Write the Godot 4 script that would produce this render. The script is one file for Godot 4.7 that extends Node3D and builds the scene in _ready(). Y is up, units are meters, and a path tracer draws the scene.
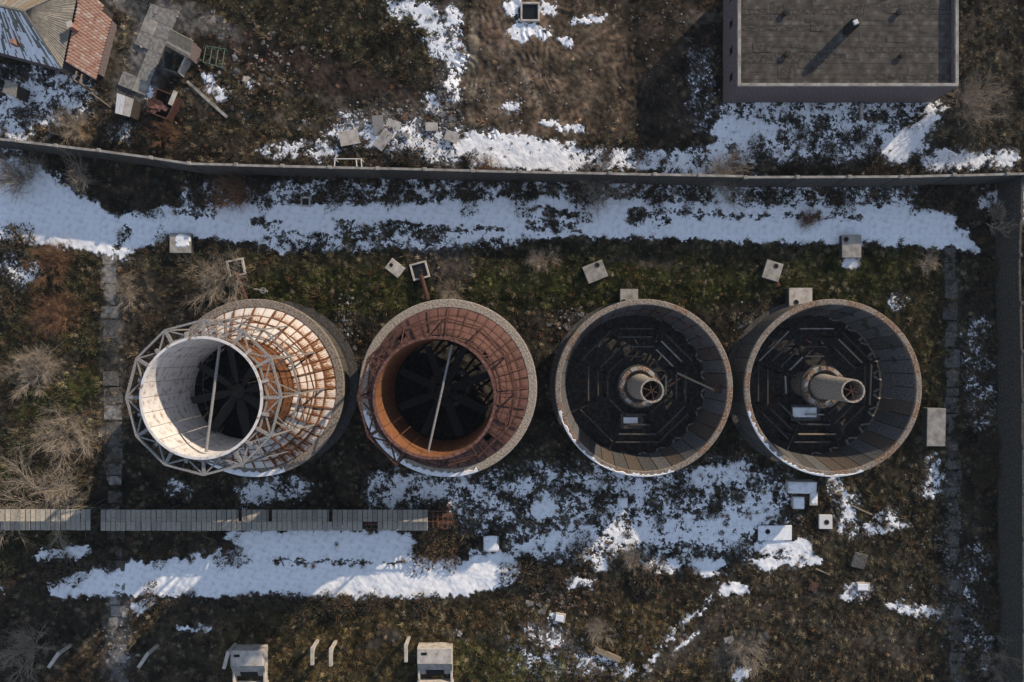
extends Node3D
# An abandoned row of four fan cooling towers, seen by a drone straight from above in late winter light.
# px() turns a spot of the photograph's plan (pixels, centre 512,341) at height h into metres.
const G := 0.13672
const H := 93.2
var rng := RandomNumberGenerator.new()
var M := {}
var taken := {}
var xs := PackedFloat32Array()
var zs := PackedFloat32Array()
var hgt := PackedFloat32Array()
var nx := 0
var nz := 0
# coarse maps, one cell every 2 px of plan, with a margin
const CX0 := -60.0
const CY0 := -60.0
const CW := 572
const CH := 401
var snow_map := PackedFloat32Array()
var col_map := PackedColorArray()
var n_fine := FastNoiseLite.new()
var n_mid := FastNoiseLite.new()
var n_big := FastNoiseLite.new()
var n_grit := FastNoiseLite.new()
const TOWERS := [-32.4, -8.07, 16.65, 40.5]
const TZ := 5.93
const LIFT := 0.9

func px(x: float, y: float, h := 0.0) -> Vector3:
	var k := G * (1.0 - h / H)
	return Vector3((x - 512.0) * k, h, (y - 341.0) * k)

# ---------- shape helpers ----------
func mk() -> SurfaceTool:
	var st := SurfaceTool.new()
	st.begin(Mesh.PRIMITIVE_TRIANGLES)
	st.set_smooth_group(-1)
	return st
func tri(st: SurfaceTool, a: Vector3, b: Vector3, c: Vector3) -> void:
	st.add_vertex(a); st.add_vertex(b); st.add_vertex(c)
func quad(st: SurfaceTool, a: Vector3, b: Vector3, c: Vector3, d: Vector3) -> void:
	tri(st, a, b, c); tri(st, a, c, d)
func bx(st: SurfaceTool, c: Vector3, s: Vector3, bs := Basis.IDENTITY, cham := 0.0) -> void:
	var e := s * 0.5
	if cham <= 0.0:
		var p := []
		for i in 8:
			p.append(c + bs * Vector3(e.x * (1 if i & 1 else -1), e.y * (1 if i & 2 else -1), e.z * (1 if i & 4 else -1)))
		quad(st, p[0], p[1], p[3], p[2]); quad(st, p[5], p[4], p[6], p[7])
		quad(st, p[4], p[0], p[2], p[6]); quad(st, p[1], p[5], p[7], p[3])
		quad(st, p[2], p[3], p[7], p[6]); quad(st, p[4], p[5], p[1], p[0])
		return
	# chamfered top
	var lo := []
	var up := []
	var tp := []
	for k in [[-1, -1], [1, -1], [1, 1], [-1, 1]]:
		lo.append(c + bs * Vector3(e.x * k[0], -e.y, e.z * k[1]))
		up.append(c + bs * Vector3(e.x * k[0], e.y - cham, e.z * k[1]))
		tp.append(c + bs * Vector3((e.x - cham) * k[0], e.y, (e.z - cham) * k[1]))
	for i in 4:
		var j := (i + 1) % 4
		quad(st, lo[i], up[i], up[j], lo[j]); quad(st, up[i], tp[i], tp[j], up[j])
	quad(st, tp[0], tp[1], tp[2], tp[3]); quad(st, lo[3], lo[2], lo[1], lo[0])
func bar(st: SurfaceTool, a: Vector3, b: Vector3, w: float, h: float) -> void:
	var d := b - a
	var z := d.normalized()
	var u := Vector3.UP if absf(z.y) < 0.95 else Vector3.RIGHT
	var x := u.cross(z).normalized()
	bx(st, (a + b) * 0.5, Vector3(w, h, d.length()), Basis(x, z.cross(x), z))
func tube(st: SurfaceTool, a: Vector3, b: Vector3, r0: float, r1: float, n := 6, caps := false) -> void:
	var z := (b - a).normalized()
	var u := Vector3.UP if absf(z.y) < 0.9 else Vector3.RIGHT
	var x := u.cross(z).normalized()
	var y := z.cross(x)
	for i in n:
		var t0 := TAU * i / n
		var t1 := TAU * (i + 1) / n
		var d0 := x * cos(t0) + y * sin(t0)
		var d1 := x * cos(t1) + y * sin(t1)
		quad(st, a + d0 * r0, b + d0 * r1, b + d1 * r1, a + d1 * r0)
		if caps:
			tri(st, b, b + d1 * r1, b + d0 * r1)
			tri(st, a, a + d0 * r0, a + d1 * r0)
func seg(st: SurfaceTool, prof: Array, a0: float, a1: float, n := 2, ends := true) -> void:
	# sweeps a closed profile of (radius, height) round the y axis
	var m := prof.size()
	for i in n:
		var t0 := lerpf(a0, a1, float(i) / n)
		var t1 := lerpf(a0, a1, float(i + 1) / n)
		for j in m:
			var p: Vector2 = prof[j]
			var q: Vector2 = prof[(j + 1) % m]
			quad(st, Vector3(p.x * cos(t0), p.y, p.x * sin(t0)), Vector3(q.x * cos(t0), q.y, q.x * sin(t0)), Vector3(q.x * cos(t1), q.y, q.x * sin(t1)), Vector3(p.x * cos(t1), p.y, p.x * sin(t1)))
	if ends:
		for t in [a0, a1]:
			for j in range(1, m - 1):
				tri(st, Vector3(prof[0].x * cos(t), prof[0].y, prof[0].x * sin(t)), Vector3(prof[j].x * cos(t), prof[j].y, prof[j].x * sin(t)), Vector3(prof[j + 1].x * cos(t), prof[j + 1].y, prof[j + 1].x * sin(t)))
func fin(st: SurfaceTool) -> ArrayMesh:
	st.generate_normals()
	return st.commit()
func put(called: String, mesh: Mesh, m: Material, parent: Node) -> MeshInstance3D:
	var o := MeshInstance3D.new()
	o.mesh = mesh
	o.material_override = m
	if parent == self:
		o.name = numbered(called)
		add_child(o)
	else:
		o.name = called
		parent.add_child(o, true)
	return o
func obj(called: String, st: SurfaceTool, m: Material, parent: Node = self) -> MeshInstance3D:
	return put(called, fin(st), m, parent)
func numbered(n: String) -> String:
	var k: int = taken.get(n, 0)
	taken[n] = k + 1
	return n if k == 0 else "%s_%03d" % [n, k]
func tag(o: Node, label: String, category: String, group := "") -> void:
	o.set_meta("label", label); o.set_meta("category", category)
	if group: o.set_meta("group", group)
func thing(called: String, at: Vector3, turn: float, label: String, category: String, group := "") -> Node3D:
	var o := Node3D.new()
	o.name = numbered(called)
	add_child(o)
	o.position = at; o.rotation.y = turn
	tag(o, label, category, group)
	return o

# ---------- materials ----------
func tex(sd: int, freq: float, stops: Array, speck := 0.12, size := 256, streak := Vector2.ONE) -> ImageTexture:
	var n := FastNoiseLite.new()
	n.seed = sd; n.frequency = freq; n.fractal_octaves = 5
	var a := n.get_seamless_image(size, size)
	var g := Gradient.new()
	g.offsets = PackedFloat32Array([]); g.colors = PackedColorArray([])
	for s in stops: g.add_point(s[0], Color(s[1], s[2], s[3]))
	var im := Image.create(size, size, false, Image.FORMAT_RGB8)
	var r := RandomNumberGenerator.new()
	r.seed = sd
	for y in size:
		for x in size:
			var v := a.get_pixel(int(x * streak.x) % size, int(y * streak.y) % size).r + (r.randf() - 0.5) * speck
			im.set_pixel(x, y, g.sample(clampf(v, 0, 1)).linear_to_srgb())
	return ImageTexture.create_from_image(im)
func mat(sd: int, metres: float, freq: float, stops: Array, rough := 0.9, speck := 0.12, metal := 0.0, streak := Vector2.ONE) -> StandardMaterial3D:
	var m := StandardMaterial3D.new()
	m.albedo_texture = tex(sd, freq, stops, speck, 256, streak)
	m.uv1_triplanar = true; m.uv1_world_triplanar = true
	m.uv1_scale = Vector3.ONE / metres
	m.roughness = rough; m.metallic = metal
	m.metallic_specular = 0.3
	m.cull_mode = BaseMaterial3D.CULL_DISABLED
	return m
func plain(r: float, g: float, b: float, rough := 0.9) -> StandardMaterial3D:
	var m := StandardMaterial3D.new()
	m.albedo_color = Color(r, g, b).linear_to_srgb()
	m.roughness = rough
	m.metallic_specular = 0.3
	m.cull_mode = BaseMaterial3D.CULL_DISABLED
	return m
func make_materials() -> void:
	M.concrete = mat(11, 7.0, 0.02, [[0.0, .16, .145, .125], [0.4, .27, .25, .22], [0.7, .34, .32, .285], [1.0, .42, .40, .36]], .95, .2)
	M.concrete_pale = mat(12, 6.0, 0.02, [[0.0, .22, .19, .16], [0.3, .42, .38, .33], [1.0, .58, .54, .48]], .95, .18)
	M.concrete_dark = mat(13, 4.0, 0.03, [[0.0, .035, .032, .028], [0.5, .075, .07, .064], [1.0, .135, .13, .12]], .95, .2)
	M.concrete_stain = mat(14, 2.5, 0.03, [[0.0, .08, .036, .018], [0.4, .17, .095, .055], [0.6, .26, .20, .15], [1.0, .38, .33, .275]], .95, .18)
	M.lining = mat(15, 5.0, 0.03, [[0.0, .045, .042, .04], [0.5, .10, .10, .098], [1.0, .19, .185, .18]], .95, .15, 0.0, Vector2(3, 1))
	M.lining_dark = mat(16, 5.0, 0.03, [[0.0, .03, .03, .03], [0.5, .065, .064, .062], [1.0, .12, .12, .115]], .95, .15, 0.0, Vector2(3, 1))
	M.lining_rust = mat(52, 3.0, 0.03, [[0.0, .035, .024, .018], [0.5, .085, .066, .052], [1.0, .17, .14, .115]], .95, .2, 0.0, Vector2(3, 1))
	M.soot_shade = mat(17, 4.0, 0.03, [[0.0, .016, .015, .014], [0.6, .032, .030, .028], [1.0, .07, .062, .054]], .9, .2)  # soot on the chimney; inside the towers a painted stand-in for shade
	M.white = mat(18, 5.0, 0.02, [[0.0, .16, .08, .045], [0.22, .45, .38, .33], [0.4, .66, .63, .60], [1.0, .76, .74, .71]], .6, .06)
	M.white_rust = mat(19, 2.6, 0.03, [[0.0, .10, .035, .012], [0.42, .24, .095, .038], [0.62, .42, .26, .16], [0.8, .62, .55, .48], [1.0, .68, .64, .59]], .7, .08)
	M.rust = mat(20, 3.0, 0.03, [[0.0, .045, .02, .012], [0.45, .125, .053, .025], [0.75, .24, .105, .042], [1.0, .36, .20, .10]], .85, .15)
	M.rust_dark = mat(21, 3.0, 0.03, [[0.0, .03, .016, .013], [0.5, .085, .042, .032], [1.0, .17, .09, .065]], .85, .15)
	M.red_sheet = mat(22, 3.5, 0.025, [[0.0, .05, .026, .022], [0.45, .13, .062, .05], [0.8, .20, .105, .085], [1.0, .27, .17, .145]], .8, .12)
	M.red_sheet_b = mat(23, 3.5, 0.025, [[0.0, .045, .026, .022], [0.45, .10, .052, .043], [1.0, .19, .115, .10]], .8, .12)
	M.red_inner = mat(24, 4.0, 0.025, [[0.0, .10, .042, .02], [0.45, .205, .088, .04], [1.0, .29, .145, .07]], .8, .1)
	M.steel = mat(25, 2.0, 0.04, [[0.0, .09, .07, .055], [0.5, .26, .25, .235], [1.0, .40, .39, .375]], .6, .1)
	M.fan = mat(26, 2.0, 0.04, [[0.0, .02, .02, .02], [1.0, .05, .051, .055]], .6, .1)
	M.snow = mat(27, 5.0, 0.02, [[0.0, .52, .51, .49], [0.25, .72, .735, .76], [0.55, .82, .835, .855], [1.0, .87, .88, .89]], .8, .08)
	M.asbestos = mat(28, 4.0, 0.03, [[0.0, .12, .11, .095], [0.5, .21, .195, .165], [1.0, .31, .29, .25]], .9, .15)
	M.asbestos_b = mat(29, 4.0, 0.03, [[0.0, .16, .15, .125], [0.5, .27, .245, .20], [1.0, .37, .34, .29]], .9, .15)
	M.ribbed = mat(48, 3.0, 0.03, [[0.0, .20, .185, .155], [0.5, .33, .31, .265], [1.0, .45, .42, .37]], .9, .15)
	M.ribbed_b = mat(49, 3.0, 0.03, [[0.0, .16, .15, .13], [0.5, .27, .255, .225], [1.0, .38, .36, .32]], .9, .15)
	M.tile = mat(30, 1.4, 0.05, [[0.0, .14, .065, .045], [0.45, .30, .155, .11], [1.0, .44, .29, .23]], .9, .2)
	M.tile_b = mat(31, 1.4, 0.05, [[0.0, .20, .10, .07], [0.5, .36, .21, .155], [1.0, .50, .38, .31]], .9, .2)
	M.tile_c = mat(46, 1.4, 0.05, [[0.0, .26, .18, .14], [0.5, .42, .32, .26], [1.0, .52, .45, .39]], .9, .2)
	M.wood = mat(32, 1.2, 0.04, [[0.0, .12, .095, .065], [0.5, .26, .205, .14], [1.0, .40, .32, .22]], .9, .15, 0.0, Vector2(1, 4))
	M.wood_dark = mat(33, 1.2, 0.04, [[0.0, .03, .026, .022], [1.0, .10, .085, .07]], .9, .15, 0.0, Vector2(1, 4))
	M.membrane = mat(34, 9.0, 0.02, [[0.0, .034, .030, .026], [0.45, .068, .060, .051], [0.75, .095, .085, .072], [1.0, .16, .145, .125]], .95, .2)
	M.membrane_b = mat(45, 5.0, 0.03, [[0.0, .028, .025, .022], [0.5, .060, .053, .045], [1.0, .13, .118, .10]], .95, .2)
	M.brick_wall = mat(35, 3.0, 0.03, [[0.0, .10, .075, .075], [0.5, .19, .15, .148], [1.0, .27, .225, .215]], .95, .2)
	M.asphalt = mat(36, 6.0, 0.02, [[0.0, .07, .066, .06], [0.5, .13, .125, .115], [1.0, .21, .20, .185]], .95, .25)
	M.yard = mat(51, 5.0, 0.03, [[0.0, .12, .11, .10], [0.5, .22, .21, .19], [1.0, .33, .315, .29]], .95, .25)
	M.slab = mat(37, 3.0, 0.03, [[0.0, .045, .04, .035], [0.5, .10, .095, .085], [1.0, .19, .18, .165]], .95, .25)
	M.twig = mat(38, 1.0, 0.05, [[0.0, .20, .165, .125], [1.0, .46, .39, .305]], .9, .2)
	M.twig_red = mat(40, 1.0, 0.05, [[0.0, .10, .05, .03], [1.0, .28, .16, .09]], .9, .2)
	M.green_paint = mat(41, 1.0, 0.05, [[0.0, .06, .085, .065], [1.0, .17, .26, .20]], .7, .1)
	M.white_paint = mat(42, 1.5, 0.05, [[0.0, .35, .33, .30], [0.4, .62, .61, .59], [1.0, .74, .73, .71]], .7, .1)
	M.rim_beige = mat(43, 3.0, 0.03, [[0.0, .09, .065, .048], [0.4, .20, .165, .13], [1.0, .38, .335, .28]], .95, .1)
	M.rim_pale = mat(53, 2.4, 0.035, [[0.0, .10, .06, .035], [0.3, .24, .185, .135], [0.5, .36, .32, .265], [1.0, .46, .42, .36]], .95, .1)
	M.concrete_shade = mat(44, 3.0, 0.03, [[0.0, .035, .034, .028], [0.5, .08, .075, .062], [1.0, .15, .14, .12]], .95, .14)  # plain dark concrete; on the east wall it paints in the shade
	M.silt_shade = mat(47, 6.0, 0.03, [[0.0, .018, .017, .016], [0.5, .038, .035, .031], [0.8, .07, .06, .05], [1.0, .12, .10, .08]], .8, .25)  # silt tone with the shade of the basin painted into it
	M.white_sheets = []; M.red_sheets = []
	for k in 6:
		M.white_sheets.append(sheet_mat(300 + k, [.62, .585, .54], [.36, .20, .11], [.12, .047, .02], .16 + .18 * k))
		M.red_sheets.append(sheet_mat(320 + k, [.125, .064, .052], [.085, .041, .032], [.045, .022, .017], .15 + .14 * k))
	M.hole = plain(.012, .012, .012)
	M.water = plain(.012, .014, .016, .15)
	# ground: vertex colours times a neutral grain
	var g := StandardMaterial3D.new()
	g.vertex_color_use_as_albedo = true
	g.albedo_texture = tex(50, 0.03, [[0.0, .30, .29, .28], [0.5, .72, .72, .72], [1.0, 1.0, 1.0, 1.0]], .5, 512)
	g.uv1_triplanar = true; g.uv1_world_triplanar = true; g.uv1_scale = Vector3.ONE / 17.0
	g.roughness = .97; g.metallic_specular = 0.2
	M.ground = g
	var t := StandardMaterial3D.new()
	t.vertex_color_use_as_albedo = true
	t.roughness = .95; t.metallic_specular = 0.2
	t.cull_mode = BaseMaterial3D.CULL_DISABLED
	M.tuft = t

func sheet_mat(sd: int, base: Array, mid: Array, bad: Array, amount: float) -> StandardMaterial3D:
	# one sheet: corrosion creeps in from its laps and runs down the slope in streaks
	var r := RandomNumberGenerator.new()
	r.seed = sd
	var n := FastNoiseLite.new()
	n.seed = sd; n.frequency = .07
	var N := 64
	var im := Image.create(N, N, false, Image.FORMAT_RGB8)
	var B := Color(base[0], base[1], base[2]); var C := Color(mid[0], mid[1], mid[2]); var D := Color(bad[0], bad[1], bad[2])
	var run := []
	for x in N: run.append(maxf(0, r.randf_range(-.5, 1.0)) * amount * 1.5)
	for x in N:
		var L: float = (run[x] + run[(x + 1) % N] + run[(x + N - 1) % N]) / 2.2
		for y in N:
			var v := y / float(N); var u := x / float(N)
			var e := maxf(0, 1.0 - minf(minf(u, 1.0 - u), minf(v, 1.0 - v)) / (.05 + .16 * amount)) * .8
			var k := e * amount * 1.6 + maxf(0, L - v) * 1.3 + (n.get_noise_2d(x * 1.6, y * .7) + .35 * (amount - .3)) * .9 * amount + r.randf_range(-.06, .06)
			var c := B.lerp(C, clampf(k * 2.0, 0, 1)).lerp(D, clampf(k * 1.6 - .6, 0, 1))
			im.set_pixel(x, y, (c * (1.0 + .1 * n.get_noise_2d(x * 3, y * 3 + 90))).linear_to_srgb())
	var m := StandardMaterial3D.new()
	m.albedo_texture = ImageTexture.create_from_image(im)
	m.roughness = .75; m.metallic_specular = .3
	m.cull_mode = BaseMaterial3D.CULL_DISABLED
	return m
func sheet_mesh(a: Array, b: Array, a0: float, a1: float, lift: float) -> ArrayMesh:
	# slightly bellied sheet of the conical roof with its own texture coordinates, top edge v = 0
	var st := mk()
	var n := 3
	for i in n:
		for j in n:
			var c := []
			for w in [[i, j], [i + 1, j], [i + 1, j + 1], [i, j + 1]]:
				var u: float = w[0] / float(n); var v: float = w[1] / float(n)
				var r := lerpf(b[0], a[0], v); var h := lerpf(b[1], a[1], v) + lift * sin(u * PI) * sin(v * PI)
				c.append([pol(r, h, lerpf(a0, a1, u)), Vector2(u, v)])
			for q in [0, 1, 2, 0, 2, 3]:
				st.set_uv(c[q][1]); st.add_vertex(c[q][0])
	return fin(st)

# ---------- plan maps ----------
func snow_line(pts: Array, dens: float, soft := 0.35) -> void:
	# pts: [x, y, radius]; raises the snow density along the line
	for i in range(maxi(1, pts.size() - 1)):
		var a: Array = pts[i]
		var b: Array = pts[mini(i + 1, pts.size() - 1)]
		var rm: float = maxf(a[2], b[2]) * (1.0 + soft)
		var x0 := int(floor((minf(a[0], b[0]) - rm - CX0) / 2)); var x1 := int(ceil((maxf(a[0], b[0]) + rm - CX0) / 2))
		var y0 := int(floor((minf(a[1], b[1]) - rm - CY0) / 2)); var y1 := int(ceil((maxf(a[1], b[1]) + rm - CY0) / 2))
		var A := Vector2(a[0], a[1]); var B := Vector2(b[0], b[1])
		var ab := B - A
		var l2 := maxf(ab.length_squared(), 0.001)
		for yy in range(maxi(0, y0), mini(CH, y1 + 1)):
			for xx in range(maxi(0, x0), mini(CW, x1 + 1)):
				var p := Vector2(CX0 + xx * 2.0, CY0 + yy * 2.0)
				var t := clampf((p - A).dot(ab) / l2, 0, 1)
				var r := lerpf(a[2], b[2], t)
				var d := p.distance_to(A + ab * t) / r
				var w := dens * (1.0 - smoothstep(1.0 - soft, 1.0 + soft, d))
				var k := yy * CW + xx
				if w > snow_map[k]: snow_map[k] = w
func snow_cut(pts: Array, left: float) -> void:
	# bare lines through the snow
	for i in pts.size() - 1:
		var A := Vector2(pts[i][0], pts[i][1]); var B := Vector2(pts[i + 1][0], pts[i + 1][1])
		var n := int(A.distance_to(B)) + 1
		for k in n + 1:
			var c := A.lerp(B, float(k) / n); var r: float = lerpf(pts[i][2], pts[i + 1][2], float(k) / n)
			for yy in range(int((c.y - r - CY0) / 2), int((c.y + r - CY0) / 2) + 1):
				for xx in range(int((c.x - r - CX0) / 2), int((c.x + r - CX0) / 2) + 1):
					snow_map[yy * CW + xx] = minf(snow_map[yy * CW + xx], left)
func paint(cx: float, cy: float, rx: float, ry: float, c: Color, deg := 0.0) -> void:
	# soft patch of ground colour; alpha is how much grows there
	var rm := maxf(rx, ry) * 1.3
	var cs := cos(deg_to_rad(deg)); var sn := sin(deg_to_rad(deg))
	for yy in range(maxi(0, int((cy - rm - CY0) / 2)), mini(CH, int((cy + rm - CY0) / 2) + 1)):
		for xx in range(maxi(0, int((cx - rm - CX0) / 2)), mini(CW, int((cx + rm - CX0) / 2) + 1)):
			var dx := CX0 + xx * 2.0 - cx; var dy := CY0 + yy * 2.0 - cy
			var u := (dx * cs + dy * sn) / rx; var v := (-dx * sn + dy * cs) / ry
			var d := sqrt(u * u + v * v)
			if d < 1.3:
				var k := yy * CW + xx
				col_map[k] = col_map[k].lerp(c, 1.0 - smoothstep(0.65, 1.3, d))
func idx(x: float, y: float) -> int:
	return clampi(int(round((y - CY0) / 2)), 0, CH - 1) * CW + clampi(int(round((x - CX0) / 2)), 0, CW - 1)
func snow_at(x: float, y: float) -> float:
	# over 0 is snow; the outline is frayed by warping where the map is read
	var ox := x; var oy := y
	x += 7.0 * n_mid.get_noise_2d(x * 1.2 + 150, y * 1.2) + 3.5 * n_fine.get_noise_2d(ox + 31, oy)
	y += 5.0 * n_mid.get_noise_2d(ox * 1.2, oy * 1.2 + 450) + 3.0 * n_fine.get_noise_2d(ox, oy + 77)
	var fx := clampf((x - CX0) / 2, 0, CW - 1.01); var fy := clampf((y - CY0) / 2, 0, CH - 1.01)
	var i := int(fx); var j := int(fy)
	var k := j * CW + i
	var d := lerpf(lerpf(snow_map[k], snow_map[k + 1], fx - i), lerpf(snow_map[k + CW], snow_map[k + CW + 1], fx - i), fy - j)
	if d < 0.02: return -0.5
	if d > 1.1: d = 1.0 + (d - 1.1) * 3.0
	return d - 0.5 + 0.5 * n_mid.get_noise_2d(ox, oy) + 0.5 * n_fine.get_noise_2d(ox, oy) + 0.42 * n_grit.get_noise_2d(ox, oy)
func earth_at(x: float, y: float) -> Color:
	if x > 455 and x < 650 and y < 145: return col_map[idx(x + 2.5 * n_mid.get_noise_2d(x + 300, y), y + 5.0 * n_mid.get_noise_2d(x, y + 700))]
	return col_map[idx(x + 9.0 * n_mid.get_noise_2d(x + 300, y), y + 9.0 * n_mid.get_noise_2d(x, y + 700))]
func ground_y(X: float, Z: float) -> float:
	var x := X / G; var y := Z / G
	var up := 0.0
	for m in [[950.0, 128.0, 48.0, 1.7], [395.0, 130.0, 40.0, .5], [445.0, 90.0, 22.0, .5], [255.0, 95.0, 40.0, .4]]:
		var d: float = Vector2(x + 512.0 - m[0], (y + 341.0 - m[1]) * 1.2).length() / m[2]
		if d < 1.0: up += m[3] * (1.0 - d * d) * (1.0 - d * d)
	return up + 0.16 * n_big.get_noise_2d(x, y) + 0.10 * n_mid.get_noise_2d(x * 1.3, y * 1.3 + 50) + 0.025 * n_fine.get_noise_2d(x, y + 90)
func make_maps() -> void:
	n_fine.seed = 3; n_fine.frequency = 0.16; n_fine.fractal_octaves = 3
	n_mid.seed = 5; n_mid.frequency = 0.045; n_mid.fractal_octaves = 4
	n_grit.seed = 4; n_grit.frequency = 0.42; n_grit.fractal_octaves = 2
	n_big.seed = 9; n_big.frequency = 0.012; n_big.fractal_octaves = 3
	snow_map.resize(CW * CH); col_map.resize(CW * CH)
	col_map.fill(Color(.066, .057, .040, .65))
	var grass := Color(.056, .063, .021, 1.0)
	var olive := Color(.066, .060, .029, 1.0)
	var soil := Color(.24, .178, .122, .02)
	var rough := Color(.066, .058, .040, .7)
	var dust := Color(.17, .155, .135, .1)
	# north of the wall
	paint(300, 20, 170, 45, Color(.068, .062, .036, .8), 8)
	paint(300, 66, 150, 20, Color(.080, .060, .046, .06), 17); paint(205, 34, 60, 12, Color(.085, .068, .052, .04), 20)
	paint(250, 110, 90, 45, Color(.085, .072, .045, .7), 20)
	paint(545, 70, 95, 85, soil)
	paint(500, 60, 30, 85, Color(.25, .185, .13, .02), 3); paint(473, 58, 5, 66, Color(.42, .34, .25, 0), 2); paint(545, 70, 40, 2, Color(.15, .11, .078, 0), 12); paint(560, 95, 40, 2, Color(.32, .25, .18, 0), 6); paint(505, 50, 3, 40, Color(.32, .25, .18, 0), -8); paint(530, 85, 3, 30, Color(.32, .25, .18, 0), -25); paint(590, 40, 12, 20, Color(.26, .2, .14, 0)); paint(489, 80, 3, 45, Color(.34, .265, .19, 0), 1); paint(520, 70, 3, 40, Color(.32, .25, .18, 0), -22)
	paint(670, 70, 46, 85, Color(.090, .070, .050, .06))
	paint(145, 62, 24, 54, Color(.27, .255, .235, .02), 25); paint(150, 12, 50, 14, Color(.25, .24, .22, .02), 18)
	paint(120, 45, 12, 32, Color(.21, .185, .13, .6), 8)
	paint(195, 18, 48, 10, Color(.27, .25, .225, .02), 24)
	paint(55, 120, 60, 26, Color(.075, .066, .052, .5))
	paint(70, 130, 28, 9, Color(.26, .19, .10, .9), 5)
	paint(400, 118, 60, 22, Color(.15, .13, .105, .25), 8)
	paint(450, 60, 14, 70, Color(.16, .14, .115, .15))
	paint(985, 60, 32, 70, Color(.11, .095, .065, .8))
	paint(960, 125, 60, 36, Color(.085, .078, .055, .8))
	paint(820, 140, 100, 30, Color(.066, .060, .046, .6))
	paint(600, 155, 420, 14, Color(.070, .060, .044, .7))
	# road and verge
	paint(500, 192, 560, 14, Color(.072, .060, .044, .9))
	paint(500, 258, 450, 16, Color(.064, .060, .034, .9))
	# between the towers
	paint(400, 290, 190, 26, grass); paint(640, 285, 140, 28, grass); paint(860, 280, 90, 34, grass)
	paint(920, 350, 30, 110, olive); paint(440, 262, 34, 22, Color(.12, .105, .085, .4), 30)
	paint(900, 480, 60, 60, Color(.058, .052, .030, 1.0))
	paint(500, 470, 400, 40, rough)
	# left
	paint(50, 330, 60, 100, Color(.060, .056, .030, 1.0)); paint(60, 395, 45, 18, Color(.085, .095, .032, 1.0), -25)
	paint(35, 372, 36, 14, Color(.20, .17, .125, .8)); paint(70, 432, 38, 18, Color(.17, .15, .10, .9), -20); paint(55, 310, 28, 20, Color(.13, .085, .05, .8))
	paint(130, 290, 22, 30, Color(.12, .105, .08, .6)); paint(30, 500, 60, 50, Color(.07, .068, .032, 1.0))
	paint(150, 650, 120, 50, Color(.074, .064, .046, .7)); paint(117, 640, 14, 50, Color(.20, .185, .165, .15)); paint(112, 350, 12, 110, Color(.15, .14, .12, .2)); paint(955, 470, 10, 220, Color(.12, .11, .098, .2))
	# south field
	paint(600, 650, 380, 52, Color(.085, .070, .038, 1.0)); paint(330, 650, 110, 46, Color(.095, .078, .038, 1.0)); paint(500, 662, 70, 26, Color(.075, .075, .03, 1.0), 10)
	paint(840, 620, 130, 60, Color(.085, .074, .050, .9)); paint(880, 560, 70, 30, Color(.075, .066, .042, 1.0))
	paint(735, 650, 36, 14, Color(.15, .135, .11, .3), -40); paint(690, 640, 60, 9, Color(.13, .11, .085, .2), -40)
	paint(985, 450, 36, 240, rough)
	# trodden lines and bare spots
	for w in [[690, 640, 70, 4, -42], [705, 646, 60, 3, -40], [480, 640, 60, 3, 12], [860, 640, 80, 4, 20], [300, 125, 70, 4, 10], [330, 100, 80, 5, 14], [880, 420, 4, 60, 0], [650, 262, 50, 3, 5], [60, 350, 40, 4, 60], [800, 600, 50, 5, -10], [560, 640, 30, 8, 30], [380, 640, 24, 7, -20], [900, 640, 26, 10, 10], [700, 20, 20, 8, 0]]:
		paint(w[0], w[1], w[2], w[3], Color(.135, .115, .088, .08), w[4])
	# snow: the two lanes, the field between the tower shadows, and drifts
	snow_line([[-40, 190, 40], [30, 205, 38], [75, 222, 26], [112, 236, 20], [180, 221, 15], [300, 224, 19], [420, 222, 18], [530, 217, 20], [640, 218, 19], [760, 224, 17], [880, 224, 20], [942, 230, 17]], 1.22, .2)
	snow_line([[105, 240, 14], [125, 250, 9]], .8); snow_line([[955, 236, 12], [972, 247, 7]], .9)
	snow_line([[200, 200, 16], [420, 196, 18], [660, 195, 18], [900, 200, 16]], .42, .5)
	snow_line([[270, 245, 8], [420, 240, 9], [520, 238, 7]], .55, .4); snow_line([[718, 150, 8], [722, 200, 9]], .9, .3)
	snow_line([[0, 110, 34], [70, 95, 22]], .58, .5); snow_line([[15, 135, 20], [30, 100, 14]], .6)
	snow_line([[470, 148, 16], [520, 152, 17], [570, 158, 13]], 1.0, .3); snow_line([[590, 158, 10], [690, 163, 10]], .7, .4)
	snow_line([[345, 130, 14], [400, 138, 18], [455, 148, 18]], .6, .5); snow_line([[265, 150, 6], [330, 150, 10]], .6, .4)
	snow_line([[438, 38, 16], [458, 60, 10]], .66, .5); snow_line([[425, 18, 14]], .8); snow_line([[400, 6, 14]], .7); snow_line([[455, 14, 9], [452, 100, 6]], .62, .4); snow_line([[430, 104, 9]], .85)
	snow_line([[512, 8, 9]], .95); snow_line([[548, 8, 9]], .9); snow_line([[520, 31, 9], [545, 32, 6]], 1.0, .25); snow_line([[568, 23, 2.5], [604, 18, 2.5]], 1.1, .3); snow_line([[562, 41, 4], [572, 43, 3]], 1.1, .3)
	snow_line([[507, 107, 5], [518, 105, 5]], .7); snow_line([[560, 128, 3], [582, 129, 3]], .9); snow_line([[545, 123, 3], [556, 123, 2]], .9)
	snow_line([[735, 112, 12], [800, 108, 9], [935, 108, 7]], .58, .4); snow_line([[735, 150, 16], [780, 140, 20], [850, 135, 24], [905, 140, 20]], .54, .4); snow_line([[730, 130, 16], [760, 130, 12]], 1.0, .3); snow_line([[895, 150, 14], [925, 125, 8]], 1.0, .3)
	snow_line([[720, 165, 14], [700, 170, 20]], .7, .4); snow_line([[930, 162, 10], [1010, 158, 9]], .75, .4); snow_line([[700, 60, 12], [700, 120, 10]], .18, .5)
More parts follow.
